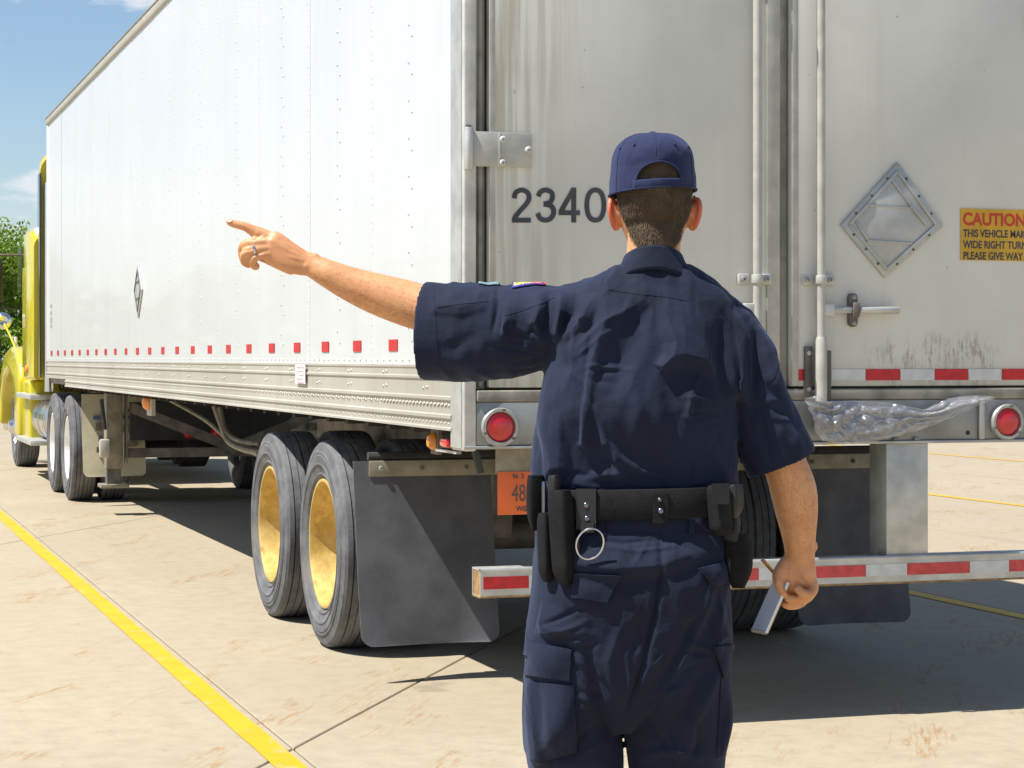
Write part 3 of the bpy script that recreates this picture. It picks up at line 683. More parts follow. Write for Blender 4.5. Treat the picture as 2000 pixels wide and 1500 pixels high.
# underride guard
y_, zg1 = 0, onY(940, 1112, YR)[1]; zg0 = onY(940, 1167, YR)[1]
xg0 = onY(938, 1130, YR)[0]; xg1 = 2*XC-xg0
m = MB(); t_ = .006; d_ = .10
for bx in ((zg1-t_, zg1, YR, YR+d_), (zg0, zg0+t_, YR, YR+d_), (zg0+t_, zg1-t_, YR, YR+t_), (zg0+t_, zg1-t_, YR+d_-t_, YR+d_)):
    m.box(xg0, xg1, bx[2], bx[3], bx[0], bx[1])
gu = m.build('underride_guard', 'alu', tr)
MB().tube([(xg0, YR+.006, zg1-.004), (xg1, YR+.006, zg1-.004)], .008, 8).build('guard_edge', 'alu', tr, smooth=True)
MB().box(xg0+.001, xg0+.01, YR+.0065, YR+d_-.0065, zg0+.0065, zg1-.0065).build('guard_inside', 'rust', tr)
MB().box(xg0-.0008, xg1, YR-.001, YR+d_+.001, zg0-.004, zg0+.004).build('guard_lower_edge', 'rust', tr, bevel=.001)
zz0, zz1 = zg0+.028, zg1-.028
xcur = xg0+.030; k = 0
seq = []
for a, b, c_ in ((944,1032,'red'),(1033,1110,'white'),(1111,1205,'red'),(1206,1290,'white'),(1291,1380,'red'),(1381,1448,'white'),(1449,1481,'redwash'),(1482,1585,'white'),(1586,1690,'redwash'),(1691,1771,'white'),(1772,1893,'redwash'),(1894,1970,'white'),(1971,2055,'redwash')):
    x0 = onY(a,1130,YR)[0]; x1 = min(onY(b,1130,YR)[0], xg1-.01)
    MB().box(x0, x1, YR-.0025, YR-.0005, zz0, zz1).build('reflector_strip', c_, tr)
for cx_ in (onY(1776, 900, YR)[0],):
    for X0 in (cx_, 2*XC-cx_):
        MB().box(X0-.088, X0+.088, YR+.015, YR+.022, zg1+.001, ZS0-.005).build('guard_upright', 'alu', tr, bevel=.002)
        for s_ in (-1, 1):
            MB().box(X0+s_*.084-.004, X0+s_*.084+.004, YR+.023, YR+.155, zg1+.001, ZS0-.005).build('upright_flange', 'sill', tr, bevel=.002)
for px in (1750, 1790):
    x, z = onY(px, 864, YR); MB().lathe([(0,0.0001),(.010,.008),(.0,.014)], 10, 'z', (x, YR-.002, ZS0+.009)).build('sill_nut', 'galv', tr, smooth=True)
# licence plate
x0, z0 = onY(972, 1006, YR+.05); x1, z1 = onY(1060, 925, YR+.05)
pb = MB().box(x0-.004, x0+.34, YR+.056, YR+.064, z1+.002, ZS0-.006).build('plate_bracket', 'beige', tr)
lp = MB().box(x0, x0+.30, YR+.050, YR+.053, z0, z0+.155).build('licence_plate', 'plate', tr, bevel=.012, seg=2)
text('48', .088, 'platetext', VM(x0+.052, z0+.048, YR+.049), tr, 'plate_number', .0006, .0, .62)
text('WIS', .026, 'platetext', VM(x0+.07, z0+.012, YR+.049), tr, 'plate_lettering', .0006, .0006, .9)
text('96  2', .024, 'platetext', VM(x0+.055, z0+.130, YR+.049), tr, 'plate_lettering', .0006, .0006, .9)
# side marker lights
for (px, py, mt, rx) in ((848, 862, 'amber', .018),):
    y, z = onX(px, py, .03)
    ml = MB().lathe([(-.030,.0001),(-.026,.02),(-.012,.032),(0,.034)], 20, 'x', (.03, y, z)).build('marker_light', mt, tr, smooth=True)
    MB().box(.032, .05, y-.045, y+.06, z-.05, 1.087).build('light_bracket', 'dirty', tr, bevel=.004)
    MB().box(.02, .04, y-.33, y-.05, z-.035, z-.025).build('light_bracket', 'alu', tr)
y, z = onX(877, 865, .02); MB().box(-.005, .03, y-.055, y+.045, z-.018, z+.018).build('marker_light', 'lens', tr, bevel=.01, seg=3)
y, z = onX(290, 785, .10); ml = MB().lathe([(-.05,.0001),(-.04,.04),(-.015,.062),(0,.065)], 20, 'x', (.10, y, z)).build('marker_light', 'amber', tr, smooth=True)
MB().box(.102, .13, y-.14, y+.1, z-.10, 1.087).build('light_bracket', 'rail', tr)
MB().tube([(.04, YR+.05, 1.02), (.06, YR+.05, .94)], .014, 8).build('air_fitting', 'black', tr, smooth=True)
# ---- floor, crossmembers, chassis
MB().box(.03, W-.03, YR+.1, LEN-.05, 1.155, 1.20).build('floor', 'under', tr)
xm = MB().box(.04, W-.04, 0, .06, 1.06, 1.154); o0 = xm.build('crossmember', 'under', tr, loc=(XC, .3, 0))
for i in range(1, 38):
    c_ = o0.copy(); COL.objects.link(c_); c_.location = Vector(o0.location)+Vector((0, .372*i, 0))
for x in (.70, 1.78):
    MB().box(x-.05, x+.05, .9, 5.2, .88, 1.055).build('slider_rail', 'dirty', tr)
AX = (2.39, 3.64)
for ya in AX:
    MB().tube([(.15, ya, .50), (W-.15, ya, .50)], .065, 14).build('axle', 'dirty', tr, smooth=True)
    for x in (.70, 1.78): MB().box(x-.06, x+.06, ya-.32, ya+.32, .58, .66).build('leaf_spring', 'dirty', tr, bevel=.02)
    for x in (.45, 2.03): MB().tube([(x, ya-.2, .7), (x, ya-.02, .5)], .05, 10).build('brake_chamber', 'under', tr, smooth=True)
for x in (.70, 1.78):
    for y in (1.75, 3.02, 4.3): MB().prism([(y-.12,.88),(y+.12,.88),(y+.05,.55),(y-.05,.55)], x-.05, x+.05, 'x').build('spring_hanger', 'dirty', tr)
MB().tube([(.85,4.9,.78),(1.65,4.9,.78)], .13, 16).build('air_tank', 'under', tr, smooth=True)
# ---- wheels
def wheel(rt, w_, rimmat, ro, name='wheel', parent=tr, front=False, inner=False, groove='rib'):
    """outer face towards -x, centre of the tyre at the origin"""
    h = w_/2
    prof = [(-h*.72, ro),(-h*.90, ro+.02),(-h*.93, ro+.024),(-h*.93, ro+.028),(-h*.90, ro+.032),(-h*.97, ro+(rt-ro)*.30),(-h*1.0, ro+(rt-ro)*.35),(-h*1.035, ro+(rt-ro)*.37),(-h*1.035, ro+(rt-ro)*.40),(-h*1.005, ro+(rt-ro)*.42),(-h*1.02, ro+(rt-ro)*.6),(-h*.985, rt-.068),(-h*1.0, rt-.064),(-h*1.0, rt-.058),(-h*.955, rt-.054),(-h*.90, rt-.026),(-h*.89, rt-.018),(-h*.85, rt-.014),(-h*.80, rt-.006)]
    ribs = [-.62,-.58,-.56,-.33,-.31,-.29,-.06,-.03,.03,.06,.29,.31,.33,.56,.58,.62]
    for i, r_ in enumerate(ribs):
        gr = .012 if i in (1,4,7,8,11,14) else 0
        prof.append((h*r_, rt-gr-.002*abs(r_)))
    prof += [(h*.80, rt-.006),(h*.86, rt-.018),(h*.96, rt-.055),(h*1.02, ro+(rt-ro)*.6),(h*1.0, ro+(rt-ro)*.35),(h*.9, ro+.03),(h*.72, ro)]
    dish = -h*.62 if front else (-h*.8+.20)
    if inner: dish = -h*.5
    rp_ = [(-h*.80, ro+.006),(-h*.86, ro+.002),(-h*.86, ro-.010),(-h*.78, ro-.012),(-h*.5, ro-.016),(-h*.1, ro-.020),(h*.3, ro-.030),(dish-.03, ro-.045),(dish-.005, ro-.075),(dish, ro-.12),(dish-.0, .12),(dish-.0,.0001)]
    if front: rp_ = [(-h*.80, ro+.006),(-h*.86, ro+.002),(-h*.86, ro-.010),(-h*.78, ro-.014),(-h*.6, ro-.03),(-h*.5,ro-.09),(-h*.9,.14),(-h*.95,.12),(-h*.95,.0001)]
    wh = MB().lathe(rp_, 56, 'x', cap0=False).build(name, rimmat, parent, smooth=True, world=False, angle=50)
    ty = MB().lathe(prof, 72, 'x', close=True).build('tyre', 'tyre', wh, smooth=True, world=False, angle=28)
    if not inner:
        MB().lathe([(dish-.005,.115),(dish-.05,.11),(dish-.075,.085),(dish-.11,.08),(dish-.12,.07),(dish-.12,.0001)], 24, 'x').build('hub', 'dirty' if rimmat == 'gold' else rimmat, wh, smooth=True, world=False)
        nb = MB()
        for k in range(10):
            a = math.pi*2*k/10; MB_ = nb.lathe([(dish-.028,.0001),(dish-.028,.014),(dish-.002,.016)], 6, 'x', (0,.145*math.cos(a),.145*math.sin(a)))
        nb.build('lug_nut', 'dirty' if rimmat == 'gold' else 'chrome', wh, world=False, kind='stuff')
    return wh
RT_ = .485; WT = .25
w0 = wheel(RT_, WT, 'gold', .300)
wi = wheel(RT_, WT, 'gold', .300, inner=True)
base = Vector((XC, 7.3, 0)); used = False; usedi = False
def place(proto, pos, flip, first):
    c_ = proto if first else copy_tree(proto, tr)
    c_.location = Vector(pos)-base
    c_.rotation_euler = (rng.random()*6, 0, math.pi if flip else 0)
n_ = 0
for ya in AX:
    for xo, xi, fl in ((.155, .455, False), (W-.155, W-.455, True)):
        place(w0, (xo, ya, RT_), fl, n_ == 0); place(wi, (xi, ya, RT_), fl, n_ == 0); n_ += 1
# ---- rear mud flaps
def flap(x0, x1, zt, zb_, yt, yb, mat, par=tr, nm='mud_flap', cr=.05, side=0):
    m = MB(); nx, nz = 14, 30; P = []
    for i in range(nz+1):
        f = .93*i/20 if i <= 20 else 1-.07*(1-(i-20)/10)**2; z = zt+(zb_-zt)*f; row = []
        inset_ = 0
        if z < zb_+cr: 
            dz = (zb_+cr-z); inset_ = cr-math.sqrt(max(0, cr*cr-dz*dz))
        for j in range(nx+1):
            g_ = j/nx; x = x0+inset_+(x1-x0-2*inset_)*g_
            y = yt+(yb-yt)*f**1.1 + .008*math.sin(g_*5+f*4+side)*f + .02*f*f*math.sin(g_*3.1)
            row.append((x, y, z))
        P.append(row)
    m.grid(P); n0 = len(m.v); m.grid([[(v[0], v[1]+.009, v[2]) for v in r] for r in P])
    a, b_ = nz+1, nx+1
    ring = [(0,j) for j in range(b_)]+[(i,b_-1) for i in range(1,a)]+[(a-1,j) for j in range(b_-2,-1,-1)]+[(i,0) for i in range(a-2,0,-1)]
    idx = [i*b_+j for i, j in ring]
    for k in range(len(idx)):
        p, q = idx[k], idx[(k+1)%len(idx)]; m.f.append((p,q,q+n0,p+n0))
    return m.build(nm, mat, par, smooth=True)
YF = 1.36
xf0, zt = onY(690, 906, YF); zfb = .155; xf1 = onY(957, 1000, YF)[0]
flap(xf0, xf1, zt+.01, zfb, YF, YF-.15, 'flap')
flap(2*XC-xf1+.02, 2*XC-xf0-.03, zt+.03, .16, YF, YF-.10, 'flap', side=2)
for X0, X1 in ((xf0+.065, .86), (W-.86, W-xf0-.065)):
    MB().box(X0, X1, YF-.016, YF-.004, zt-.055, zt+.012).build('flap_bracket', 'beige', tr, bevel=.003)
    for f in (.06, .27, .5, .74): 
        MB().lathe([(0,0.0001),(-.008,.005),(-.006,.010),(0,.011)], 10, 'y', (X0+(X1-X0)*f, YF-.016, zt-.02)).build('flap_bolt', 'galv' if f < .1 else 'dirty', tr, smooth=True)
    MB().tube([(X0, YF+.01, zt+.03), (X1, YF+.01, zt+.03)], .018, 8).build('flap_bar', 'under', tr, smooth=True)
for X0 in (.72, W-.72): MB().box(X0-.03, X0+.03, YF, 1.6, zt-.02, 1.05).build('flap_arm', 'under', tr)
# ---- landing gear
YL = 11.3
for sx_, X0 in ((0, .20), (1, 2.28)):
    leg = MB().box(X0-.05, X0+.09, YL-.09, YL+.09, .40, 1.10).build('landing_leg', 'beige' if sx_ == 0 else 'dirty', tr, bevel=.006)
    MB().box(X0-.04, X0+.08, YL-.06, YL+.06, .27, .40).build('leg_extension', 'dirty', tr)
    MB().box(X0-.10, X0+.14, YL-.13, YL+.13, .235, .268).build('leg_foot', 'beige', tr, bevel=.006)
    MB().box(X0+.112, X0+.125, YL-.15, YL-.02, .45, 1.10).build('leg_gusset', 'dirty', tr)
MB().beam((.35,YL,.53),(2.17,YL,.53), .07, .08).build('gear_brace', 'dirty', tr)
MB().beam((.35,YL-.06,.93),(1.30,YL-.06,.55), .05, .085).build('gear_brace', 'dirty', tr)
MB().beam((2.17,YL-.06,.93),(1.22,YL-.055,.55), .05, .085).build('gear_brace', 'dirty', tr)
MB().tube([(.10,YL-.15,1.0),(.13,YL-.14,.74)], .018, 8).build('crank_handle', 'black', tr, smooth=True)
MB().box(.08,.17,YL-.2,YL-.13,.50,.66).build('crank_grip', 'rail', tr, bevel=.02)
# drooping air hoses and cable under the floor
def hose(pts, r, mt='beige', nm='air_hose'):
    P = [Vector(p) for p in pts]; out = []
    for i in range(len(P)-1):
        p0 = P[max(i-1,0)]; p1 = P[i]; p2 = P[i+1]; p3 = P[min(i+2,len(P)-1)]
        for k in range(8):
            t = k/8; out.append(.5*((2*p1)+(-p0+p2)*t+(2*p0-5*p1+4*p2-p3)*t*t+(-p0+3*p1-3*p2+p3)*t**3))
    out.append(P[-1]); MB().tube(out, r, 8).build(nm, mt, tr, smooth=True)
def q(px, py, y): x, z = onY(px, py, y); return (x, y, z)
hose([q(333,782,8.6), q(400,820,8), q(450,862,7.4), q(505,890,6.9)], .014)
hose([q(418,790,7.4), q(432,830,7.3), q(446,862,7.2), q(475,878,6.8), q(505,884,6.3)], .020)
hose([q(428,790,7.2), q(440,836,7.2), q(460,858,7.0), q(508,868,6.4)], .016, 'dirty')

# ------------------------------------------------------------------ clear plastic film hanging at the sill
def film():
    m = MB(); nx, nz = 180, 50; P = []
    top = [(1568,778),(1590,772),(1612,784),(1660,782),(1740,786),(1800,800),(1850,778),(1900,772),(1934,774)]
    bot = [(1588,842),(1602,860),(1640,868),(1700,866),(1738,854),(1790,842),(1840,824),(1890,800),(1934,780)]
    def at(L_, f):
        s_ = f*(len(L_)-1); i = min(int(s_), len(L_)-2); t = s_-i; t = t*t*(3-2*t)
        return L_[i][0]+(L_[i+1][0]-L_[i][0])*t, L_[i][1]+(L_[i+1][1]-L_[i][1])*t
    for i in range(nx+1):
        f = i/nx; a_, b_ = at(top, f), at(bot, f); row = []
        for j in range(nz+1):
            g_ = j/nz; px = a_[0]+(b_[0]-a_[0])*g_; py = a_[1]+(b_[1]-a_[1])*g_
            x, z = onY(px, py, YR-.03)
            n1 = mnoise.noise(Vector((x*6+z*9, z*12-x*3, 1.3))); n2 = mnoise.noise(Vector((x*20+z*24, z*30-x*8, 5.1))); n3 = mnoise.noise(Vector((x*55+z*40, z*60-x*20, 2.1)))
            y = YR-.030-.020*math.sin(g_*math.pi)+ .018*n1 + .010*abs(n2) + .004*n3 - .013*abs(math.sin(g_*9+n1*5+f*3))-.006*abs(math.sin((x-z*.8)*38+n1*6))
            row.append((x, min(y, YR-.008), z))
        P.append(row)
    m.grid(P)
    o = m.build('plastic_film', 'film', smooth=True, angle=180)
    return tag(o, 'crumpled clear plastic film hanging over the grey sill under the right trailer door', 'plastic film')
film()
# ------------------------------------------------------------------ tractor
tk = thing('tractor_truck', (XC, 18, 0), 'yellow truck tractor with white drive wheels coupled in front of the white trailer', 'truck')
W2 = 2.46
m = MB()
# sleeper and cab shell
def ringcab(y, x0, z0, z1, r=.12):
    x1 = 2*XC-x0; pts = []
    for cx_, cz_, a0 in ((x1-r, z1-r, 0), (x0+r, z1-r, 90), (x0+.04, z0+.04, 180), (x1-.04, z0+.04, 270)):
        rr = r if cz_ > z0+.1 else .04
        for k in range(5):
            a = R(a0+22.5*k); pts.append((cx_+rr*math.cos(a), y, cz_+rr*math.sin(a)))
    return pts
cab = m.loft([ringcab(15.86,-.03,1.12,2.66), ringcab(15.95,-.055,1.12,2.76), ringcab(17.0,-.035,1.12,2.80), ringcab(17.75,.09,1.12,2.80), ringcab(18.5,.20,1.12,2.55), ringcab(19.0,.28,1.12,1.75)]).build('cab', 'yellow', tk, smooth=True)
MB().loft([ringcab(15.70,.02,1.12,3.50,.18), ringcab(15.80,.018,1.12,3.56,.2), ringcab(15.855,.018,1.12,3.56,.2)]).build('roof_fairing', 'yellow', tk, smooth=True)
MB().loft([ringcab(15.856,.12,2.4,3.54,.2), ringcab(16.6,.3,2.4,3.42,.2), ringcab(17.7,.5,2.4,2.83,.02)]).build('fairing_nose', 'yellow', tk, smooth=True)
MB().box(.004, .017, 15.60, 15.85, 1.15, 3.3).build('cab_extender', 'glass', tk, bevel=.005)
MB().tube([(.10,15.60,1.0),(.10,15.60,3.2)], .05, 12).build('exhaust_stack', 'chrome', tk, smooth=True)
# hood and fenders
def rh(y, x0, z0, z1, r): return ringcab(y, x0, z0, z1, r)
MB().loft([rh(18.6,.30,.95,1.66,.14), rh(19.6,.32,.95,1.60,.16), rh(20.9,.36,.9,1.48,.2), rh(21.5,.42,.85,1.30,.2)]).build('hood', 'yellow', tk, smooth=True)
for s_ in (0, 1):
    X = (lambda a: a) if s_ == 0 else (lambda a: 2*XC-a)
    prof = [(18.3,1.10),(18.45,1.30),(18.9,1.46),(19.6,1.50),(20.4,1.42),(21.1,1.15),(21.3,.75),(21.2,.5),(21.05,.5),(21.0,.8),(20.6,1.10),(19.95,1.22),(19.3,1.10),(18.95,.8),(18.85,.42),(18.35,.42)]
    MB().prism(prof, min(X(.02),X(.42)), max(X(.02),X(.42)), 'x').build('fender', 'yellow', tk, bevel=.05, seg=3)
    MB().box(min(X(.06),X(.4)), max(X(.06),X(.4)), 17.4, 18.34, .42, 1.10).build('side_skirt', 'yellow', tk, bevel=.04, seg=3)
    # tank, steps
    MB().lathe([(0,.0001),(.02,.20),(.06,.255),(1.5,.255),(1.54,.20),(1.56,.0001)], 28, 'y', (X(.33), 15.75, .68)).build('fuel_tank', 'brushed', tk, smooth=True)
    for y in (15.95, 16.6, 17.15): MB().lathe([(0,.262),(.05,.262)], 28, 'y', (X(.33), y, .68)).build('tank_strap', 'chrome', tk, smooth=True)
    for z in (.93, .43):
        MB().box(min(X(-.02),X(.3)), max(X(-.02),X(.3)), 16.4, 18.2, z-.03, z+.025).build('step', 'alu', tk, bevel=.01)
    MB().box(min(X(-.045),X(-.035)), max(X(-.045),X(-.035)), 17.2, 17.7, 2.1, 2.6).build('side_window', 'glass', tk)
    MB().box(min(X(-.052),X(-.04)), max(X(-.052),X(-.04)), 16.05, 17.0, 1.25, 2.35).build('side_door', 'yellow', tk, bevel=.004)
    mk = MB().lathe([(-.03,.0001),(-.02,.04),(0,.055)], 16, 'x', (-.05, 16.45, 1.23)) if s_ == 0 else MB().lathe([(.03,.0001),(.02,.04),(0,.055)], 16, 'x', (2*XC+.05, 16.45, 1.23))
    mk.build('marker_light', 'amber', tk, smooth=True)
    # mirrors
    MB().box(min(X(-.30),X(-.16)), max(X(-.30),X(-.16)), 18.28, 18.36, 2.0, 2.52).build('mirror', 'black', tk, bevel=.02)
    MB().tube([(X(.12),18.3,2.56),(X(-.26),18.34,2.56),(X(-.28),18.34,2.5)], .014, 8).build('mirror_arm', 'dirty', tk, smooth=True)
    MB().tube([(X(.12),18.3,1.92),(X(-.26),18.34,1.95),(X(-.26),18.34,2.0)], .012, 8).build('mirror_arm', 'black', tk, smooth=True)
    MB().lathe([(-.03,.0001),(-.06,.06),(-.03,.10),(.0,.11)], 18, 'y', (X(-.02), 20.1, 1.82)).build('round_mirror', 'chrome', tk, smooth=True)
    MB().tube([(X(.10),19.6,1.46),(X(.04),19.9,1.66),(X(-.02),20.1,1.82)], .014, 8).build('mirror_arm', 'yellow', tk, smooth=True)
    MB().tube([(X(.12),19.9,1.44),(X(.12),19.9,1.62)], .02, 8).build('fender_lamp', 'sticker', tk, smooth=True)
    MB().box(min(X(.35),X(.55)), max(X(.35),X(.55)), 21.45, 21.55, .85, 1.05).build('headlight', 'sticker', tk, bevel=.02)
MB().box(.1, 2*XC-.1, 21.5, 21.68, .40, .72).build('front_bumper', 'chrome', tk, bevel=.04, seg=3)
MB().box(.62, 2*XC-.62, 21.48, 21.55, .78, 1.25).build('grille', 'chrome', tk, bevel=.01)
for k in range(9): MB().box(.66, 2*XC-.66, 21.54, 21.565, .81+k*.048, .83+k*.048).build('grille_bar', 'black', tk)
MB().add([(.30,18.52,2.5),(2*XC-.30,18.52,2.5),(2*XC-.36,19.02,1.72),(.36,19.02,1.72)], [(0,1,2,3)]).build('windshield', 'glass', tk)
for x in (.78, 1.70): MB().box(x-.05, x+.05, 12.3, 21.4, .72, .95).build('frame_rail', 'black', tk)
MB().box(.5, 1.98, 12.28, 12.36, .60, .95).build('rear_crossmember', 'black', tk)
MB().lathe([(0,.45),(.09,.45)], 24, 'z', (XC, 13.8, 1.0)).build('fifth_wheel', 'dirty', tk)
for px in (372, 425):
    x, z = onY(px, 846, 12.2)
    MB().lathe([(.02,.0001),(-.03,.0001),(-.02,.04),(.02,.055)], 18, 'y', (x, 12.24, z)).build('tail_light', 'lens', tk, smooth=True)
# drive wheels
base = Vector((XC, 18, 0))
wd = wheel(.50, .25, 'whitewheel', .300, parent=tk); wdi = wheel(.50, .25, 'whitewheel', .300, parent=tk, inner=True)
def place2(proto, pos, flip, first):
    c_ = proto if first else copy_tree(proto, tk)
    c_.location = Vector(pos)-base; c_.rotation_euler = (rng.random()*6, 0, math.pi if flip else 0)
n_ = 0
for ya in (13.35, 14.72):
    for xo, xi, fl in ((.16, .46, False), (W-.16, W-.46, True)):
        place2(wd, (xo, ya, .50), fl, n_ == 0); place2(wdi, (xi, ya, .50), fl, n_ == 0); n_ += 1
    MB().tube([(.2, ya, .5), (W-.2, ya, .5)], .09, 12).build('drive_axle', 'black', tk, smooth=True)
    MB().lathe([(-.2,.05),(-.12,.2),(.12,.2),(.2,.05)], 18, 'x', (XC, ya, .5)).build('differential', 'under', tk, smooth=True)
wf = wheel(.50, .28, 'chrome', .290, parent=tk, front=True)
place2(wf, (.26, 20.1, .50), False, True); c_ = copy_tree(wf, tk); c_.location = Vector((W-.26, 20.1, .5))-base; c_.rotation_euler = (0,0,math.pi)
# cream mud flaps with faded print
YQ = 12.55
for s_ in (0, 1):
    a0, a1 = (.09, .66) if s_ == 0 else (W-.66, W-.09)
    f_ = flap(a0, a1, 1.02, .27, YQ, YQ-.16, 'cream', tk, side=s_)
    f_['label'] = 'cream mud flap with faded lettering'
    for k, (dx, dz, ww, hh, mt) in enumerate(((.10,.52,.11,.035,'flapblue'),(.12,.42,.05,.07,'flaptext'),(.20,.42,.05,.07,'flaptext'),(.14,.32,.11,.05,'flaptext'),(.12,.22,.05,.05,'flaptext'),(.34,.52,.12,.035,'flapblue'),(.36,.40,.06,.07,'flaptext'),(.45,.40,.04,.07,'flaptext'),(.38,.27,.11,.05,'flaptext'))):
        f = 1-(dz)/.75; yq = YQ-.16*f-.035
        MB().box(a0+dx, a0+dx+ww, yq-.004, yq+.03, .27+dz, .27+dz+hh).build('flap_print', mt, f_)
MB().box(a0-.02, a1+.02, YQ+.005, YQ+.05, .98, 1.04).build('flap_bracket', 'dirty', tk)
# ------------------------------------------------------------------ trees
def tree(x, y, h, r, seed, label):
    rg = random.Random(seed)
    t = thing('broadleaf_tree', (x, y, 0), label, 'tree', 'trees beyond the lot')
    m = MB(); m.tube([(x,y,-.1),(x+.05*r,y,h*.25),(x-.03*r,y+.1,h*.55),(x,y,h*.85)], [.06*r,.05*r,.03*r,.012*r], 8)
    for k in range(9):
        a = rg.uniform(0, 6.28); z = h*rg.uniform(.15,.6); q_ = rg.uniform(.5,.8)*r
        m.tube([(x,y,z),(x+q_*.5*math.cos(a), y+q_*.5*math.sin(a), z+h*.1),(x+q_*math.cos(a), y+q_*math.sin(a), z+h*.2)], [.018*r,.012*r,.005*r], 6)
    m.build('trunk', 'bark', t, smooth=True)
    cl = []
    for k in range(90):
        a = rg.uniform(0, 6.28); u = rg.random()**.45; z = rg.uniform(.03, .95)
        rr = r*(1-abs(z-.45)**1.6*1.25)*u
        cl.append((x+rr*math.cos(a), y+rr*math.sin(a), z*h, r*rg.uniform(.18,.34)))
    vs = []; fs = []
    nl = 42000
    for k in range(nl):
        c0 = cl[rg.randrange(len(cl))]
        d = Vector((rg.gauss(0,1), rg.gauss(0,1), rg.gauss(0,.8))); d.normalize(); d *= c0[3]*rg.random()**.33
        p = Vector(c0[:3])+d
        u = Vector((rg.gauss(0,1), rg.gauss(0,1), rg.gauss(0,1))).normalized(); v = u.cross(Vector((rg.gauss(0,1), rg.gauss(0,1), rg.gauss(0,1)))).normalized()
        s_ = rg.uniform(.035,.075)*r/2.2; o_ = len(vs)
        vs += [p-u*s_, p+v*s_*.55, p+u*s_, p-v*s_*.55]; fs.append((o_,o_+1,o_+2,o_+3))
    m = MB(); m.add(vs, fs)
    me = bpy.data.meshes.new('crown'); me.from_pydata([tuple(Vector(v)-Vector((x,y,0))) for v in vs], [], fs); me.materials.append(MT['leaf'])
    o = bpy.data.objects.new('crown', me); COL.objects.link(o); o.parent = t
tree(1.4, 50.5, 4.75, 2.3, 1, 'round green tree just left of the yellow cab')
tree(-2.3, 52.5, 4.6, 2.4, 2, 'bushy green tree cut off by the left edge of the picture')
tree(5.3, 52, 4.7, 2.5, 3, 'green tree standing behind the yellow cab')
# a far belt of wood along the field's edge
rg = random.Random(11); vs = []; fs = []
for k in range(30000):
    x = rg.uniform(-220, 220); hh = 6+3*mnoise.noise(Vector((x*.05, 0, 0)))+2*mnoise.noise(Vector((x*.3, 3, 0)))
    z = hh*rg.random()**.7; y = 112+rg.uniform(-2, 2)+2.5*mnoise.noise(Vector((x*.25, z*.4, 5)))
    p = Vector((x, y, z)); u = Vector((rg.gauss(0,1), rg.gauss(0,1), rg.gauss(0,1))).normalized(); v = u.cross(Vector((rg.gauss(0,1), rg.gauss(0,1), rg.gauss(0,1)))).normalized(); s_ = rg.uniform(.3,.65); o_ = len(vs)
    vs += [p-u*s_, p+v*s_*.7, p+u*s_, p-v*s_*.7]; fs.append((o_,o_+1,o_+2,o_+3))
me = bpy.data.meshes.new('distant_wood'); me.from_pydata([tuple(v) for v in vs], [], fs); me.materials.append(MT['leaf'])
o = bpy.data.objects.new('distant_wood', me); COL.objects.link(o); o['kind'] = 'stuff'; o['label'] = 'far belt of green wood along the edge of the field'
# ------------------------------------------------------------------ person, seen from behind
MS = 898.0; MX = 1240.0; DM = 4200/MS
gx, gy = CAM[0]+FW[0]*DM+RT[0]*(MX-1000)/MS, CAM[1]+FW[1]*DM+RT[1]*(MX-1000)/MS
man = thing('person', (gx, gy, 0), 'man in navy short-sleeved uniform and cap seen from behind, pointing left with his outstretched arm', 'person', rz=-TH)
def Q(px, py, y=0.0):
    """a point of the figure's own space (x right, y away, z up), corrected for how deep it lies"""
    k = (DM+y)/DM
    return Vector(((px-1000)/MS*k-(MX-1000)/MS, y, 1.35-(py-700)/MS*k))
def ringz(c, a, b, p=2.3, n=40, tilt=0.):
    out = []
    for k in range(n):
        t = 2*math.pi*k/n; ct, st = math.cos(t), math.sin(t)
        x = a*math.copysign(abs(ct)**(2/p), ct); y = b*math.copysign(abs(st)**(2/p), st)
        out.append(Vector((c[0]+x, c[1]+y, c[2]+tilt*x)))
    return out
def cat(P, f):
    s_ = f*(len(P)-1); i = min(int(s_), len(P)-2); t = s_-i
    p0, p1, p2, p3 = P[max(i-1,0)], P[i], P[i+1], P[min(i+2,len(P)-1)]
    return .5*((2*p1)+(-p0+p2)*t+(2*p0-5*p1+4*p2-p3)*t*t+(-p0+3*p1-3*p2+p3)*t**3)
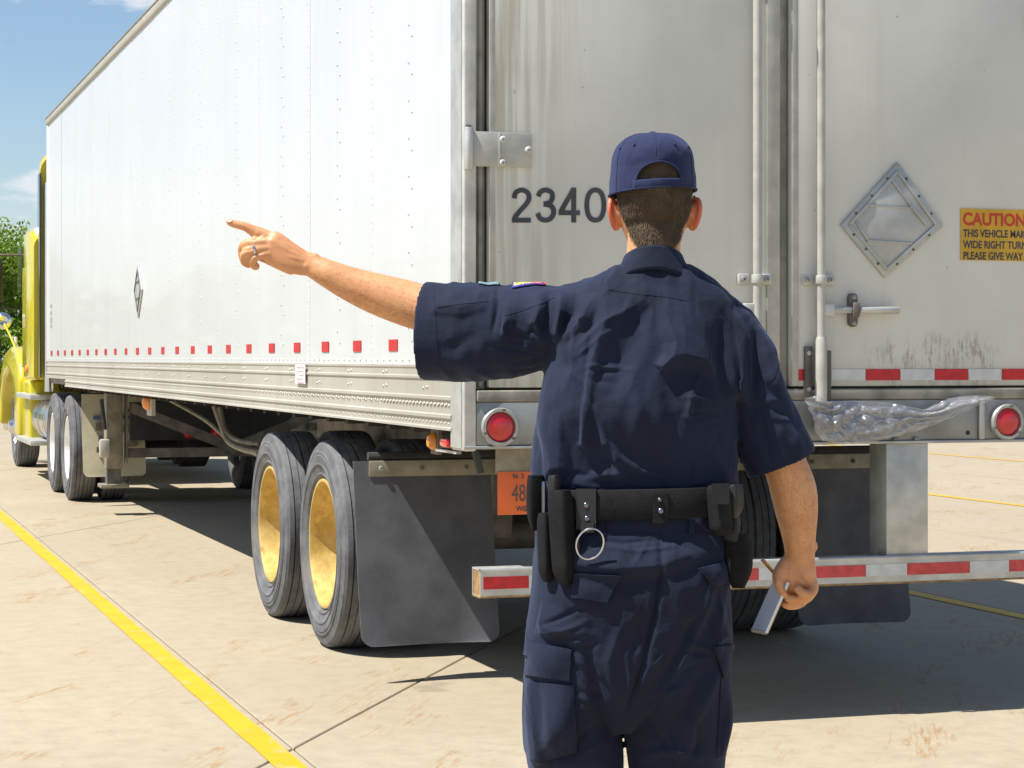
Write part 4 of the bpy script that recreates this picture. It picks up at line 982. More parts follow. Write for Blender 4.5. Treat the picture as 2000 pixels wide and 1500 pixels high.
def limb(m, pts, n=20, res=6, ref=(0,1,0), cap=.5, open_end=False, p=2.0):
    """pts: (point, r in the picture plane, r in depth)"""
    P = [np.array([*q_[0], q_[1], q_[2]], float) for q_ in pts]
    K = (len(P)-1)*res; S_ = [cat(P, i/K) for i in range(K+1)]
    rings = []
    fr = []
    for i, s_ in enumerate(S_):
        a_ = Vector(S_[max(i-1,0)][:3]); b_ = Vector(S_[min(i+1,K)][:3]); t = (b_-a_).normalized()
        v = Vector(ref); v = (v-t*v.dot(t)).normalized(); u = t.cross(v)
        fr.append((Vector(s_[:3]), t, u, v, s_[3], s_[4]))
    def rg(c, u, v, ru, rv):
        o = []
        for k in range(n):
            a = 2*math.pi*k/n; ct, st = math.cos(a), math.sin(a)
            o.append(c+u*ru*math.copysign(abs(ct)**(2/p), ct)+v*rv*math.copysign(abs(st)**(2/p), st))
        return o
    c, t, u, v, ru, rv = fr[0]; e = min(ru, rv)*cap
    for g_ in (.95, .75, .45): rings.append(rg(c-t*e*g_, u, v, ru*math.sqrt(1-g_*g_), rv*math.sqrt(1-g_*g_)))
    for (c, t, u, v, ru, rv) in fr: rings.append(rg(c, u, v, ru, rv))
    c, t, u, v, ru, rv = fr[-1]; e = min(ru, rv)*cap
    if open_end:
        rings += [rg(c, u, v, ru-.006, rv-.006), rg(c-t*.02, u, v, ru-.008, rv-.008), rg(c-t*.02, u, v, .01, .01)]
    else:
        for g_ in (.45, .75, .95): rings.append(rg(c+t*e*g_, u, v, ru*math.sqrt(1-g_*g_), rv*math.sqrt(1-g_*g_)))
    m.loft(rings)
def blob(m, c, r, rot=None, n=16):
    c = Vector(c); M = rot or Matrix.Identity(3); rings = []
    for i in range(1, 10):
        a = math.pi*i/10; rings.append([c+M @ Vector((r[0]*math.sin(a)*math.cos(2*math.pi*k/n), r[1]*math.sin(a)*math.sin(2*math.pi*k/n), r[2]*math.cos(a))) for k in range(n)])
    m.loft(rings)
def fuse(m, name, vox, smooth_it, mat, parent, smooth_f=.5):
    me = bpy.data.meshes.new(name); me.from_pydata([tuple(v) for v in m.v], [], m.f)
    bm = bmesh.new(); bm.from_mesh(me); bmesh.ops.recalc_face_normals(bm, faces=bm.faces); bm.to_mesh(me); bm.free()
    t = bpy.data.objects.new('t', me); COL.objects.link(t)
    r_ = t.modifiers.new('r', 'REMESH'); r_.mode = 'VOXEL'; r_.voxel_size = vox; r_.adaptivity = 0
    s_ = t.modifiers.new('s', 'SMOOTH'); s_.factor = smooth_f; s_.iterations = smooth_it
    bpy.context.view_layer.update()
    me2 = bpy.data.meshes.new_from_object(t.evaluated_get(bpy.context.evaluated_depsgraph_get()))
    COL.objects.unlink(t); bpy.data.objects.remove(t); bpy.data.meshes.remove(me)
    me2.name = name; me2.materials.clear(); me2.materials.append(MT[mat])
    me2.polygons.foreach_set('use_smooth', [True]*len(me2.polygons))
    o = bpy.data.objects.new(name, me2); COL.objects.link(o)
    if parent: o.parent = parent
    LOC[o.name] = (0,0,0)
    return o
def getco(o):
    n = len(o.data.vertices); a = np.empty(n*3); o.data.vertices.foreach_get('co', a); b = np.empty(n*3)
    o.data.vertex_normals.foreach_get('vector', b); return a.reshape(-1,3), b.reshape(-1,3)
def setco(o, a): o.data.vertices.foreach_set('co', a.ravel()); o.data.update()
def pxpy(co):
    """figure space -> photograph pixels"""
    k = DM/(DM+co[:,1]); x = (co[:,0]+(MX-1000)/MS)*k*MS+1000; y = 700-(co[:,2]-1.35)*k*MS
    return np.stack([x, y], 1)
def stroke(co, nr, pts, wpx, amp, sharp=2., side=None, fade=True):
    """push the cloth out (amp > 0) or in along a traced fold; only the side of the figure turned to -y"""
    P = pxpy(co); pts = np.array(pts, float); best = np.full(len(P), 1e9); par = np.zeros(len(P)); L_ = len(pts)-1
    for i in range(L_):
        a, b = pts[i], pts[i+1]; d = b-a; t = np.clip(((P-a)@d)/(d@d), 0, 1); q_ = a+t[:,None]*d
        dd = np.hypot(*(P-q_).T); k = dd < best; best[k] = dd[k]; par[k] = (i+t[k])/L_
    f = np.exp(-(best/wpx)**sharp)
    if fade: f = f*np.sin(np.clip(par, .02, .98)*math.pi)**.5
    f = f*np.clip(-nr[:,1]*2.2+.35, 0, 1)
    return nr*(f*amp)[:,None]
def vnoise(co, sc, off=0.):
    return np.array([mnoise.noise(Vector((c[0]*sc[0]+off, c[1]*sc[1], c[2]*sc[2]))) for c in co])

# ---- body
m = MB(); HX = .042
def hz(px, py): return 1.35-(py-700)/MS
head = [(1.828,0,.012,.018),(1.820,0,.045,.058),(1.805,-.002,.062,.082),(1.78,-.004,.073,.095),(1.75,-.004,.0775,.101),(1.715,-.003,.079,.103),(1.68,-.001,.078,.100),(1.655,.004,.0755,.093),(1.63,.014,.069,.080),(1.61,.026,.059,.066),(1.597,.040,.046,.048),(1.590,.050,.028,.030)]
m.loft([ringz((HX, cy, z), a, b, 2.15) for z, cy, a, b in head])
limb(m, [((HX,-.020,1.70),.050,.055),((HX,-.024,1.65),.057,.060),((HX-.002,-.026,1.60),.0575,.062),((HX-.005,-.022,1.55),.060,.058),((HX-.006,-.012,1.50),.075,.055)], 28)
blob(m, (HX, .108, 1.668), (.014,.022,.024)); blob(m, (HX, .100, 1.69), (.010,.016,.035)); blob(m, (HX, .090, 1.712), (.055,.018,.012))
blob(m, (HX, .094, 1.632), (.026,.012,.006)); blob(m, (HX, .094, 1.623), (.022,.012,.006)); blob(m, (HX, .085, 1.602), (.022,.016,.016))
for s_ in (-1, 1):
    blob(m, (HX+s_*.048, .078, 1.665), (.022,.02,.02))
    E = Matrix.Rotation(s_*R(-28), 3, 'Z') @ Matrix.Rotation(s_*R(8), 3, 'Y')
    c0 = Vector((HX+s_*.087, -.006, 1.662))
    pr = [Vector((-s_*.004,.008,-.030)),Vector((s_*.001,-.004,-.026)),Vector((s_*.008,-.014,-.008)),Vector((s_*.011,-.017,.012)),Vector((s_*.009,-.010,.029)),Vector((s_*.004,.004,.034)),Vector((0,.015,.024))]
    limb(m, [(c0+p_, .0058, .0058) for p_ in pr], 10, 4)
    blob(m, c0+Vector((s_*.002,-.001,.004)), (.0065,.016,.028), E)
    blob(m, c0+Vector((-s_*.004,.004,-.024)), (.009,.012,.012)); blob(m, c0+Vector((-s_*.006,.006,-.004)), (.010,.012,.028))
# torso core and shoulders
m.loft([ringz(Q(x, y_, -.02 if y_ > 650 else -.01), a, b, 2.4) for x, y_, a, b in ((1275,545,.07,.07),(1270,570,.14,.085),(1265,640,.175,.10),(1255,760,.165,.105),(1245,880,.15,.10),(1240,980,.155,.10),(1235,1100,.165,.105),(1235,1180,.12,.09))])
# left arm, pointing
A = [((1105,625),-.00,.055,.055),((1010,632),.02,.055,.055),((915,625),.045,.054,.052),((830,603),.07,.0515,.050),((780,588),.078,.050,.047),((730,572),.082,.045,.043),((680,553),.084,.0375,.037),((640,534),.085,.031,.031),((612,520),.086,.0265,.021),((602,516),.087,.0255,.0195)]
limb(m, [(Q(*p_, y), a, b) for p_, y, a, b in A], 28, 6)
HD = .088
def H(u, v, y=0): return Q(420+u/7.692, 400+v/7.692, HD+y)
# palm: wrist -> knuckles
limb(m, [(H(1520,895), .0245,.019),(H(1340,880), .0275,.0195),(H(1200,830), .0315,.0195),(H(1050,760,.0), .035,.0185),(H(930,680,0), .036,.0175),(H(850,610,.0), .0345,.0165),(H(800,580,.004), .030,.014)], 26, 5, p=2.4)
for u_, v_, r_ in ((840,560,.0100),(880,640,.0105),(900,730,.0098)): blob(m, H(u_, v_, -.0085), (r_,.0085,r_*.8))
blob(m, H(1390,915,-.014), (.011,.008,.010))
for (u0,v0,u1,v1) in ((1180,690,840,540),(1240,740,880,610),(1300,800,920,710)):
    limb(m, [(H(u0,v0,-.0135),.0035,.003),(H((u0+u1)/2,(v0+v1)/2,-.0150),.0045,.003),(H(u1,v1,-.0145),.0045,.003)], 8, 4)
# index
limb(m, [(H(830,500,.004),.0145,.0130),(H(700,445,.004),.0150,.0125),(H(590,400,.004),.0138,.0118),(H(500,350,.003),.0110,.0106),(H(420,318,.002),.0099,.0098),(H(330,300,.001),.0093,.0092),(H(250,275,0),.0085,.0085),(H(205,258,0),.0072,.0075)], 16, 5, cap=.9)
# middle, ring, little: curl forward then back under
limb(m, [(H(850,560,.000),.0115,.0120),(H(700,560,-.006),.0112,.0115),(H(570,570,-.008),.0108,.0110),(H(455,592,-.002),.0110,.0108),(H(415,650,.008),.0108,.0100),(H(415,750,.018),.0105,.0100),(H(440,840,.024),.0098,.0095)], 16, 5, cap=.9)
limb(m, [(H(880,650,-.002),.0112,.0115),(H(740,660,-.008),.0108,.0110),(H(600,678,-.012),.0104,.0104),(H(485,708,-.010),.0108,.0102),(H(440,775,-.001),.0104,.0098),(H(445,855,.008),.0100,.0095),(H(510,895,.016),.0096,.0090)], 16, 5, cap=.9)
limb(m, [(H(910,740,-.003),.0105,.0108),(H(800,745,-.008),.0102,.0102),(H(690,760,-.012),.0098,.0096),(H(600,790,-.012),.0102,.0094),(H(560,855,-.007),.0102,.0092),(H(585,905,-.001),.0100,.0090),(H(615,930,.006),.0095,.0085)], 16, 5, cap=.9)
# thumb folded on the palm side
limb(m, [(H(1150,900,.014),.016,.013),(H(1000,900,.022),.0135,.012),(H(860,850,.030),.0115,.0110),(H(740,800,.034),.0108,.0100),(H(650,770,.034),.0100,.0090)], 16, 5, cap=.9)
limb(m, [(H(1180,960,.004),.016,.014),(H(1020,880,.006),.018,.014),(H(900,820,.006),.014,.012)], 16, 4)
# right arm, hanging
A = [((1425,640),.0,.055,.055),((1462,730),.0,.053,.055),((1500,830),.0,.050,.052),((1532,905),.0,.0475,.050),((1549,955),.005,.0505,.049),((1556,1000),.012,.0465,.044),((1560,1040),.018,.0385,.036),((1562,1072),.022,.0335,.029),((1562,1094),.024,.033,.0235)]
limb(m, [(Q(*p_, y), a, b) for p_, y, a, b in A], 28, 6)
GD = .026
def G(u, v, y=0): return Q(1420+u/3.409, 860+v/3.409, GD+y)
limb(m, [(G(485,770), .032,.023),(G(480,830), .037,.0225),(G(470,890), .0415,.0225),(G(470,940,.004), .0410,.021),(G(480,975,.008), .036,.018)], 26, 5, p=2.5)
blob(m, G(578,705,-.004), (.009,.010,.012))
# fingers: knuckles on the right, tips curling back to the pad
limb(m, [(G(560,930,-.002),.0125,.0125),(G(575,985,-.010),.0120,.0120),(G(550,1025,-.022),.0112,.0112),(G(500,1015,-.032),.0102,.0102),(G(465,985,-.034),.0092,.0092)], 16, 5, cap=.9)
limb(m, [(G(545,950,.012),.0120,.0122),(G(555,1020,.008),.0115,.0115),(G(515,1060,-.004),.0106,.0106),(G(450,1058,-.016),.0100,.0098),(G(405,1050,-.020),.0088,.0088)], 16, 5, cap=.9)
limb(m, [(G(525,970,.026),.0115,.0115),(G(520,1050,.024),.0108,.0108),(G(475,1092,.012),.0100,.0100),(G(420,1100,.000),.0094,.0090),(G(385,1095,-.004),.0082,.0082)], 16, 5, cap=.9)
limb(m, [(G(500,980,.040),.0100,.0100),(G(490,1060,.044),.0094,.0094),(G(450,1100,.036),.0088,.0088),(G(410,1105,.026),.0080,.0080)], 16, 4, cap=.9)
limb(m, [(G(395,820,-.002),.017,.016),(G(345,890,-.010),.0145,.0140),(G(340,940,-.018),.0120,.0125),(G(355,985,-.022),.0105,.0110),(G(375,1020,-.024),.0085,.0090)], 16, 5, cap=.9)
body = fuse(m, 'body', .0031, 3, 'skin', man, .45)
co, nr = getco(body)
d_ = np.zeros_like(co)
for pts, w_, a_ in ((((497,447),(500,453)),1.6,-.0012),(((467,437),(469,443)),1.4,-.0010),(((489,467),(492,474)),1.4,-.0010),(((545,478),(570,492),(592,503)),2.2,.0014),(((548,470),(575,484),(598,497)),2.0,.0012),(((1540,1100),(1545,1118)),2.2,.0014),(((1560,1098),(1572,1120)),2.4,.0014),(((469,491),(486,488),(500,484)),2.2,-.0022),(((486,512),(490,500),(503,494),(512,492)),2.2,-.0026),(((492,468),(508,466),(524,462)),2.0,-.0018),(((511,458),(500,465),(493,468)),2.4,-.003),
    (((560,500),(580,505),(596,508)),2.5,.0015),(((1518,1140),(1540,1150),(1545,1138)),3,-.0015),(((1552,1112),(1562,1128),(1575,1140)),4,-.0035),(((1545,1110),(1552,1130),(1556,1140)),4,-.0015)):
    d_ += stroke(co, nr, pts, w_, a_)
setco(body, co+d_)
def near_tex(o): pass
# fine hair on the forearms
_c, _n = getco(body); rg = random.Random(5); hv = []; hf = []
_sel = np.where(((_c[:,0] < -.34) & (_c[:,0] > -.70)) | ((_c[:,0] > .30) & (_c[:,2] < 1.14) & (_c[:,2] > .93)))[0]
for k in range(3800):
    i = int(_sel[rg.randrange(len(_sel))]); c0 = Vector(_c[i]); n_ = Vector(_n[i]); ax_ = Vector((-1,0,.25)) if c0.x < 0 else Vector((.15,0,-1))
    d0 = ax_+Vector((rg.uniform(-.5,.5),rg.uniform(-.5,.5),rg.uniform(-.5,.5))); d0 = (d0-n_*d0.dot(n_)).normalized(); s_ = n_.cross(d0).normalized()*.00018; ln = rg.uniform(.005,.011); o_ = len(hv)
    hv += [c0-s_, c0+s_, c0+d0*ln+n_*ln*.35]; hf.append((o_,o_+1,o_+2))
_m = bpy.data.meshes.new('arm_hair'); _m.from_pydata([tuple(v) for v in hv], [], hf); _m.materials.append(MT['hair'])
_h = bpy.data.objects.new('arm_hair', _m); COL.objects.link(_h); _h.parent = man; _h['kind'] = 'stuff'
# nails and knuckle shading are geometry: small nail plates
def nail(c, n_, u, a, b):
    c = Vector(c); n_ = Vector(n_).normalized(); u = Vector(u); u = (u-n_*u.dot(n_)).normalized(); v = n_.cross(u)
    mm = MB(); rings = []
    for s_, h_ in ((1., 0.), (.85, .0012), (.4, .0018)): rings.append([c+(u*math.cos(t)*a+v*math.sin(t)*b)*s_+n_*h_ for t in [k*math.pi/8 for k in range(16)]])
    mm.loft(rings); return mm
nail(H(222,245,-.0055), (-.25,-.75,.55), (-1,0,.1), .0065, .0050).build('fingernail', 'nailp' if 'nailp' in MT else 'paper', man, smooth=True, world=False)
for s_ in (-1, 1):
    e_ = MB(); blob(e_, (HX+s_*.031, .087, 1.690), (.0125,.0115,.010)); e_.build('eye', 'eye', man, smooth=True, world=False)
    e_ = MB(); blob(e_, (HX+s_*.031, .0965, 1.690), (.0055,.003,.0055)); e_.build('iris', 'iris', man, smooth=True, world=False)
# wedding ring
t_ = MB(); c0 = H(592,676,-.012); ax = (H(490,705,-.010)-H(740,660,-.008)).normalized()
u = ax.cross(Vector((0,0,1))).normalized(); v = ax.cross(u)
rings = []
for (da, rr) in ((-.0028,.0108),(-.0024,.0124),(.0024,.0124),(.0028,.0108)): rings.append([c0+ax*da+(u*math.cos(a)+v*math.sin(a))*rr for a in [2*math.pi*k/28 for k in range(28)]])
t_.loft(rings, cap=False); t_.build('finger_ring', 'steel', man, smooth=True, world=False)

# ---- hair: shell lifted off the scalp plus short strands
co, nr = getco(body)
me = body.data
nv = len(co)
def hairline(x, y):
    dx = np.abs(x-HX)
    zl = 1.585+np.clip(dx-.036, 0, 1)*1.7
    back = np.clip((y+.055)/.075, 0, 1); zl = zl+back*back*(3-2*back)*.10
    zl = zl+np.clip((y-.05)/.03, 0, 1)*.07
    return np.maximum(zl, 1.588+np.clip((y+.03)/.04,0,1)*.06)
jit = vnoise(co[:1], (1,1,1))
hm = (co[:,2] > hairline(co[:,0], co[:,1])) & (co[:,2] < 1.80) & (np.abs(co[:,0]-HX) < .0825) & (co[:,1] < .1)
faces = [p for p in me.polygons if all(hm[i] for i in p.vertices)]
idx = sorted({i for p in faces for i in p.vertices}); mp = {i: k for k, i in enumerate(idx)}
m = MB(); m.add([co[i]+nr[i]*.0028 for i in idx], [tuple(mp[i] for i in p.vertices) for p in faces])
hair = m.build('hair', 'hairshell', man, smooth=True, world=False, angle=180)
rg = random.Random(3); vs = []; fs = []
for k in range(34000):
    p = faces[rg.randrange(len(faces))]; i = p.vertices[0]; c0 = Vector(co[i]); n_ = Vector(nr[i])
    if c0.z > 1.775: continue
    c0 = c0+Vector((rg.uniform(-1,1),rg.uniform(-1,1),rg.uniform(-1,1)))*.003
    dn = Vector((rg.uniform(-.35,.35), rg.uniform(-.2,.2), -1)); dn = (dn-n_*dn.dot(n_)).normalized()
    s_ = n_.cross(dn).normalized()*.0004; ln = rg.uniform(.006,.012)
    a = c0+n_*.0022; b_ = c0+n_*.0038+dn*ln*.5; e = c0+n_*.0032+dn*ln; o_ = len(vs)
    vs += [a-s_, a+s_, b_+s_, b_-s_, e]; fs += [(o_,o_+1,o_+2,o_+3),(o_+3,o_+2,o_+4)]
m = MB(); m.add(vs, fs)
mm_ = bpy.data.meshes.new('hair_strand'); mm_.from_pydata([tuple(v) for v in vs], [], fs); mm_.materials.append(MT['hair'])
hs = bpy.data.objects.new('hair_strand', mm_); COL.objects.link(hs); hs.parent = hair; hs['kind'] = 'stuff'

# ---- cap
CX, CY = .0385, -.002
def dome(phi, h, off=0.):
    # h 0 rim .. 1 top ; phi 0 = +x, 90 = +y (front)
    zr = 1.708 + .006*math.cos(phi) - .004*math.sin(phi); zt = 1.838
    if h < .4: r_ = 1-.035*(h/.4)**2
    else:
        q_ = (h-.4)/.6; r_ = .965*max(0, math.cos(q_*math.pi/2))**.62
    z = zr+(zt-zr)*(h*1.1 if h < .4 else .44+.56*math.sin((h-.4)/.6*math.pi/2)**1.0)
    a, b = .0945+off, .1165+off
    seam = min(abs(((math.degrees(phi)+30) % 60)-0), abs(((math.degrees(phi)+30) % 60)-60))
    r_ = r_-(.007*math.exp(-(seam/2.2)**2)*(.3+.7*h))
    wr = .020*mnoise.noise(Vector((math.cos(phi)*2.2, math.sin(phi)*2.2, h*4)))+.012*mnoise.noise(Vector((math.cos(phi)*6, math.sin(phi)*6, h*8+3)))
    r_ += wr*(1-abs(h-.5))
    x, y = a*r_*math.cos(phi), b*r_*math.sin(phi)
    if h < .45 and math.sin(phi) > .2: pass
    return Vector((CX+x, CY+y, z))
NP, NH = 240, 70
m = MB(); V = {}; AC = -90+4
def inhole(ph, h):
    d = (ph-AC+180) % 360-180
    return h > .14 and (d/30.)**2+((h-.14)/.26)**2 < 1
for i in range(NP):
    for j in range(NH+1):
        ph = 360*i/NP; h = j/NH
        V[i,j] = len(m.v); m.v.append(tuple(dome(R(ph), min(h,.999))))
for i in range(NP):
    for j in range(NH):
        if inhole(360*(i+.5)/NP, (j+.5)/NH): continue
        i2 = (i+1) % NP; m.f.append((V[i,j], V[i2,j], V[i2,j+1], V[i,j+1]))
cap = m.build('cap', 'cap', man, smooth=True, world=False, angle=70)
sd = cap.modifiers.new('s', 'SOLIDIFY'); sd.thickness = .0022; sd.offset = -1
arc = [dome(R(AC+30*math.cos(t)), .14+.26*math.sin(t), .0012) for t in [math.pi*k/40 for k in range(41)]]
MB().tube(arc, .0024, 8).build('arch_piping', 'cap', cap, smooth=True, world=False)
m = MB(); rows = []
for j in range(7): rows.append([dome(R(AC+d), .01+.13*j/6, .0022+.0012*math.sin(math.pi*j/6)) for d in range(-34, 35, 2)])
m.grid(rows); st_ = m.build('back_strap', 'cap', cap, smooth=True, world=False); s2 = st_.modifiers.new('s', 'SOLIDIFY'); s2.thickness = .0025; s2.offset = -1
MB().tube([dome(R(d), .012, .0012) for d in range(0, 361, 4)], .0022, 8).build('sweatband_edge', 'cap', cap, smooth=True, world=False)
for a0 in (30, 90, 150, 210, 330):
    MB().tube([dome(R(a0), .02+.96*k/30, .0004) for k in range(31)], .0011, 6).build('seam', 'cap', cap, smooth=True, world=False)
MB().tube([dome(R(270), .47+.5*k/20, .0004) for k in range(21)], .0011, 6).build('seam', 'cap', cap, smooth=True, world=False)
for d0, h0 in ((-122,.62),(-60,.62),(-30,.60),(-150,.60)):
    c0_ = dome(R(d0), h0, .001); e_ = MB(); blob(e_, c0_, (.0036,.0022,.0036)); e_.build('eyelet', 'cap', cap, smooth=True, world=False)
e_ = MB(); blob(e_, (CX, CY, 1.8395), (.0085,.0085,.004)); e_.build('top_button', 'cap', cap, smooth=True, world=False)
m = MB(); rows = []
for j in range(9):
    f = j/8; rows.append([Vector((CX+.0935*math.cos(R(d))*(1-.04*f), CY+.112*math.sin(R(d))+.075*f*math.sin(R(d))**.5, 1.712-.016*f-.016*abs(math.cos(R(d)))*1.2)) for d in range(15, 166, 5)])
m.grid(rows); vz = m.build('visor', 'cap', cap, smooth=True, world=False); s2 = vz.modifiers.new('s', 'SOLIDIFY'); s2.thickness = .003
# glasses: the temple just shows in front of the left ear
MB().tube([(HX-.088,.005,1.702),(HX-.088,.05,1.700),(HX-.082,.10,1.698)], .0025, 8).build('glasses_temple', 'leather', man, smooth=True, world=False)
MB().tube([(HX+.088,.005,1.702),(HX+.088,.05,1.700),(HX+.082,.10,1.698)], .0025, 8).build('glasses_temple', 'leather', man, smooth=True, world=False)

# ---- shirt
m = MB()
T = [(1277,520,.078,.066,-.016),(1275,540,.118,.078,-.016),(1270,562,.160,.088,-.016),(1268,590,.188,.100,-.017),(1262,640,.206,.115,-.020),(1256,700,.211,.127,-.024),(1246,760,.212,.134,-.030),(1240,810,.216,.137,-.032),(1237,865,.222,.138,-.018),(1236,915,.225,.142,-.002),(1236,943,.222,.144,.0),(1237,953,.214,.136,0),(1238,963,.19,.12,0)]
rings = []
P = [np.array(t_, float) for t_ in T]
for i in range(61):
    t_ = cat(P, i/60); c0 = Q(t_[0], t_[1]); rings.append(ringz((c0.x, t_[4], c0.z), t_[2], t_[3], 2.5, 48, tilt=0))
m.loft(rings)
# trapezius slopes
limb(m, [(Q(1235,545,-.01),.035,.055),(Q(1180,575,-.01),.045,.062),(Q(1120,600,-.008),.052,.066),(Q(1060,620,-.002),.062,.070)], 24, 6)
limb(m, [(Q(1320,548,-.01),.035,.055),(Q(1370,582,-.01),.042,.062),(Q(1415,620,-.008),.052,.068),(Q(1430,660,0),.058,.070)], 24, 6)
limb(m, [(Q(1125,640,-.005),.085,.085),(Q(1060,640,.0),.093,.088),(Q(1000,648,.012),.100,.090),(Q(940,650,.030),.102,.090),(Q(880,648,.048),.105,.090),(Q(829,646,.062),.109,.092)], 36, 8, open_end=True, p=2.2)
limb(m, [(Q(1405,640,-.005),.080,.085),(Q(1432,690,-.005),.080,.086),(Q(1460,750,-.002),.077,.084),(Q(1490,820,.0),.077,.082),(Q(1513,872,.003),.079,.080),(Q(1527,905,.005),.080,.078)], 36, 8, open_end=True, p=2.2)
shirt = fuse(m, 'shirt', .0037, 7, 'shirt', man)
co, nr = getco(shirt); d_ = np.zeros_like(co)
LO = [ # cloth swelling out and catching the sun, falling away below: outline, how steeply it leans, softness px
 (((1186,540),(1272,548),(1264,592),(1226,618),(1192,638),(1168,700),(1154,745),(1146,800),(1142,868),(1132,860),(1134,780),(1146,700),(1158,640),(1174,580)),.19,8),
 (((1290,556),(1345,562),(1372,598),(1388,640),(1393,698),(1388,722),(1364,713),(1336,707),(1310,711),(1286,727),(1303,700),(1308,672),(1296,634),(1292,600)),.17,10),
 (((1427,600),(1450,612),(1463,650),(1461,740),(1454,776),(1430,772),(1431,700)),.19,8),
 (((1490,620),(1508,655),(1518,708),(1504,742),(1494,690)),.32,7),
 (((1188,890),(1212,902),(1240,934),(1140,932)),.5,7),
 (((1172,822),(1190,855),(1215,884),(1250,908),(1312,928),(1300,936),(1240,918),(1204,897),(1180,866)),.75,6),
 (((1166,572),(1152,628),(1110,658),(1082,670),(1078,660),(1108,640),(1132,600),(1138,572)),.34,6),
 (((1106,566),(1100,610),(1086,652),(1078,642),(1084,600),(1090,566)),.34,6),
 (((1066,565),(1062,600),(1050,642),(1040,630),(1042,590),(1040,562)),.34,6),
 (((1004,590),(1000,625),(984,652),(978,640),(982,605),(984,585)),.34,6),
 (((1374,724),(1354,765),(1344,815),(1336,806),(1346,760),(1362,726)),.28,6),
 (((846,560),(950,556),(940,600),(900,612),(850,606)),.22,8),
 (((1096,800),(1110,860),(1120,925),(1070,925),(1060,860),(1050,800)),.13,12),
 (((1520,760),(1548,800),(1580,880),(1560,890),(1530,840)),.14,9),
]
def lobe(co, nr, poly, slope, fall):
    P = pxpy(co); V_ = np.array(poly, float); n = len(V_); ins = np.zeros(len(P), bool); best = np.full(len(P), 1e9); bp = np.zeros_like(P)
    for i in range(n):
        a, b = V_[i], V_[(i+1) % n]
        c_ = ((a[1] > P[:,1]) != (b[1] > P[:,1])) & (P[:,0] < (b[0]-a[0])*(P[:,1]-a[1])/((b[1]-a[1]) or 1e-9)+a[0]); ins ^= c_
        d = b-a; t = np.clip(((P-a)@d)/(d@d), 0, 1); q_ = a+t[:,None]*d; dd = np.hypot(*(P-q_).T); k = dd < best; best[k] = dd[k]; bp[k] = q_[k]
    E = np.where(ins[:,None], P, bp)
    top = np.full(len(P), 1e9)
    for i in range(n):
        a, b = V_[i], V_[(i+1) % n]; lo, hi = min(a[0],b[0]), max(a[0],b[0]); x = E[:,0]
        k = (x >= lo-.01) & (x <= hi+.01); y = a[1]+(b[1]-a[1])*(x-a[0])/((b[0]-a[0]) or 1e-9); y = np.clip(y, min(a[1],b[1]), max(a[1],b[1])); top = np.where(k & (y < top), y, top)
    h = slope*np.clip(E[:,1]-top, 0, 130)/MS*np.where(ins, 1, np.exp(-(best/fall)**2))
    # keep the inside from ending in a knife edge
    h = h*np.where(ins, np.clip(.55+best/fall*.45, 0, 1), .55)
    h = h*np.clip(-nr[:,1]*2.2+.35, 0, 1)
    return nr*h[:,None]
for poly, sl_, fa_ in LO: d_ += lobe(co, nr, poly, sl_, fa_)
def creases(rg, n, c, a0, a1, r0, r1, ln, amp):
    """narrow creases fanning out of a point where the cloth is pinched"""
    out = []
    for k in range(n):
        a = R(a0+(a1-a0)*(k+rg.uniform(.1,.9))/n); r_ = rg.uniform(r0, r1); l_ = rg.uniform(.6, 1.2)*ln; bend = rg.uniform(-.35,.35)
        p_ = [(c[0]+math.cos(a+bend*t)*(r_+l_*t), c[1]+math.sin(a+bend*t)*(r_+l_*t)) for t in (0,.33,.66,1)]
        out.append((p_, rg.uniform(3.5,6.5), rg.choice((-1,-1,1))*amp*rg.uniform(.5,1.1)))
    return out
rg = random.Random(21)
CR = creases(rg, 12, (1095,720), -75, 60, 20, 60, 90, .0042)+creases(rg, 9, (1085,700), 120, 235, 15, 50, 95, .0042)
CR += creases(rg, 11, (1446,800), 130, 265, 15, 45, 80, .0040)+creases(rg, 8, (1450,790), -60, 80, 8, 30, 80, .0035)
CR += creases(rg, 16, (1240,1080), 215, 325, 150, 175, 60, .0045)+creases(rg, 8, (1060,590), 60, 120, 20, 50, 60, .0035)+creases(rg, 7, (1270,500), 40, 140, 60, 90, 70, .0025)
for pts, w_, a_ in CR: d_ += stroke(co, nr, pts, w_, a_, 1.4)
FO = [
 (((1188,520),(1181,560),(1184,590)),4,-.004),(((1352,560),(1356,600),(1352,620)),4,-.003),
 (((1252,610),(1235,660),(1215,700),(1195,790)),20,-.008),(((1408,620),(1410,680),(1408,760)),12,-.009),(((1478,640),(1476,720),(1470,820)),9,-.010),
 (((972,560),(970,600),(962,650)),5,-.009),(((1125,580),(1118,615),(1095,640)),5,-.008),(((1072,575),(1070,620),(1060,660)),5,-.007),
 (((1060,690),(1120,720),(1160,800)),22,-.008),(((930,650),(900,672),(850,685)),14,-.005),
 (((1380,860),(1400,900),(1420,930)),10,.006),(((1300,760),(1320,830),(1300,890)),16,-.006),(((1240,740),(1250,800),(1240,860)),14,.004),
 (((1500,770),(1515,820),(1535,880)),10,.006),(((1480,780),(1492,840),(1505,900)),8,-.006),(((1440,860),(1444,900),(1440,930)),6,-.008),
 (((1040,820),(1052,870),(1060,930)),8,-.005),(((1215,930),(1260,936),(1330,938)),6,-.004),
 (((1230,585),(1222,612),(1205,630)),5,.003),(((1320,600),(1335,640),(1335,690)),6,.003),(((1090,700),(1130,770),(1150,850)),7,.004),
]
for pts, w_, a_ in FO: d_ += stroke(co, nr, pts, w_, a_)
n1 = vnoise(co, (7,9,4)); n2 = vnoise(co, (20,16,10), 9.); n3 = vnoise(co, (38,38,22), 4.)
rid = (1-np.abs(n2)*2.4)
PP = pxpy(co)
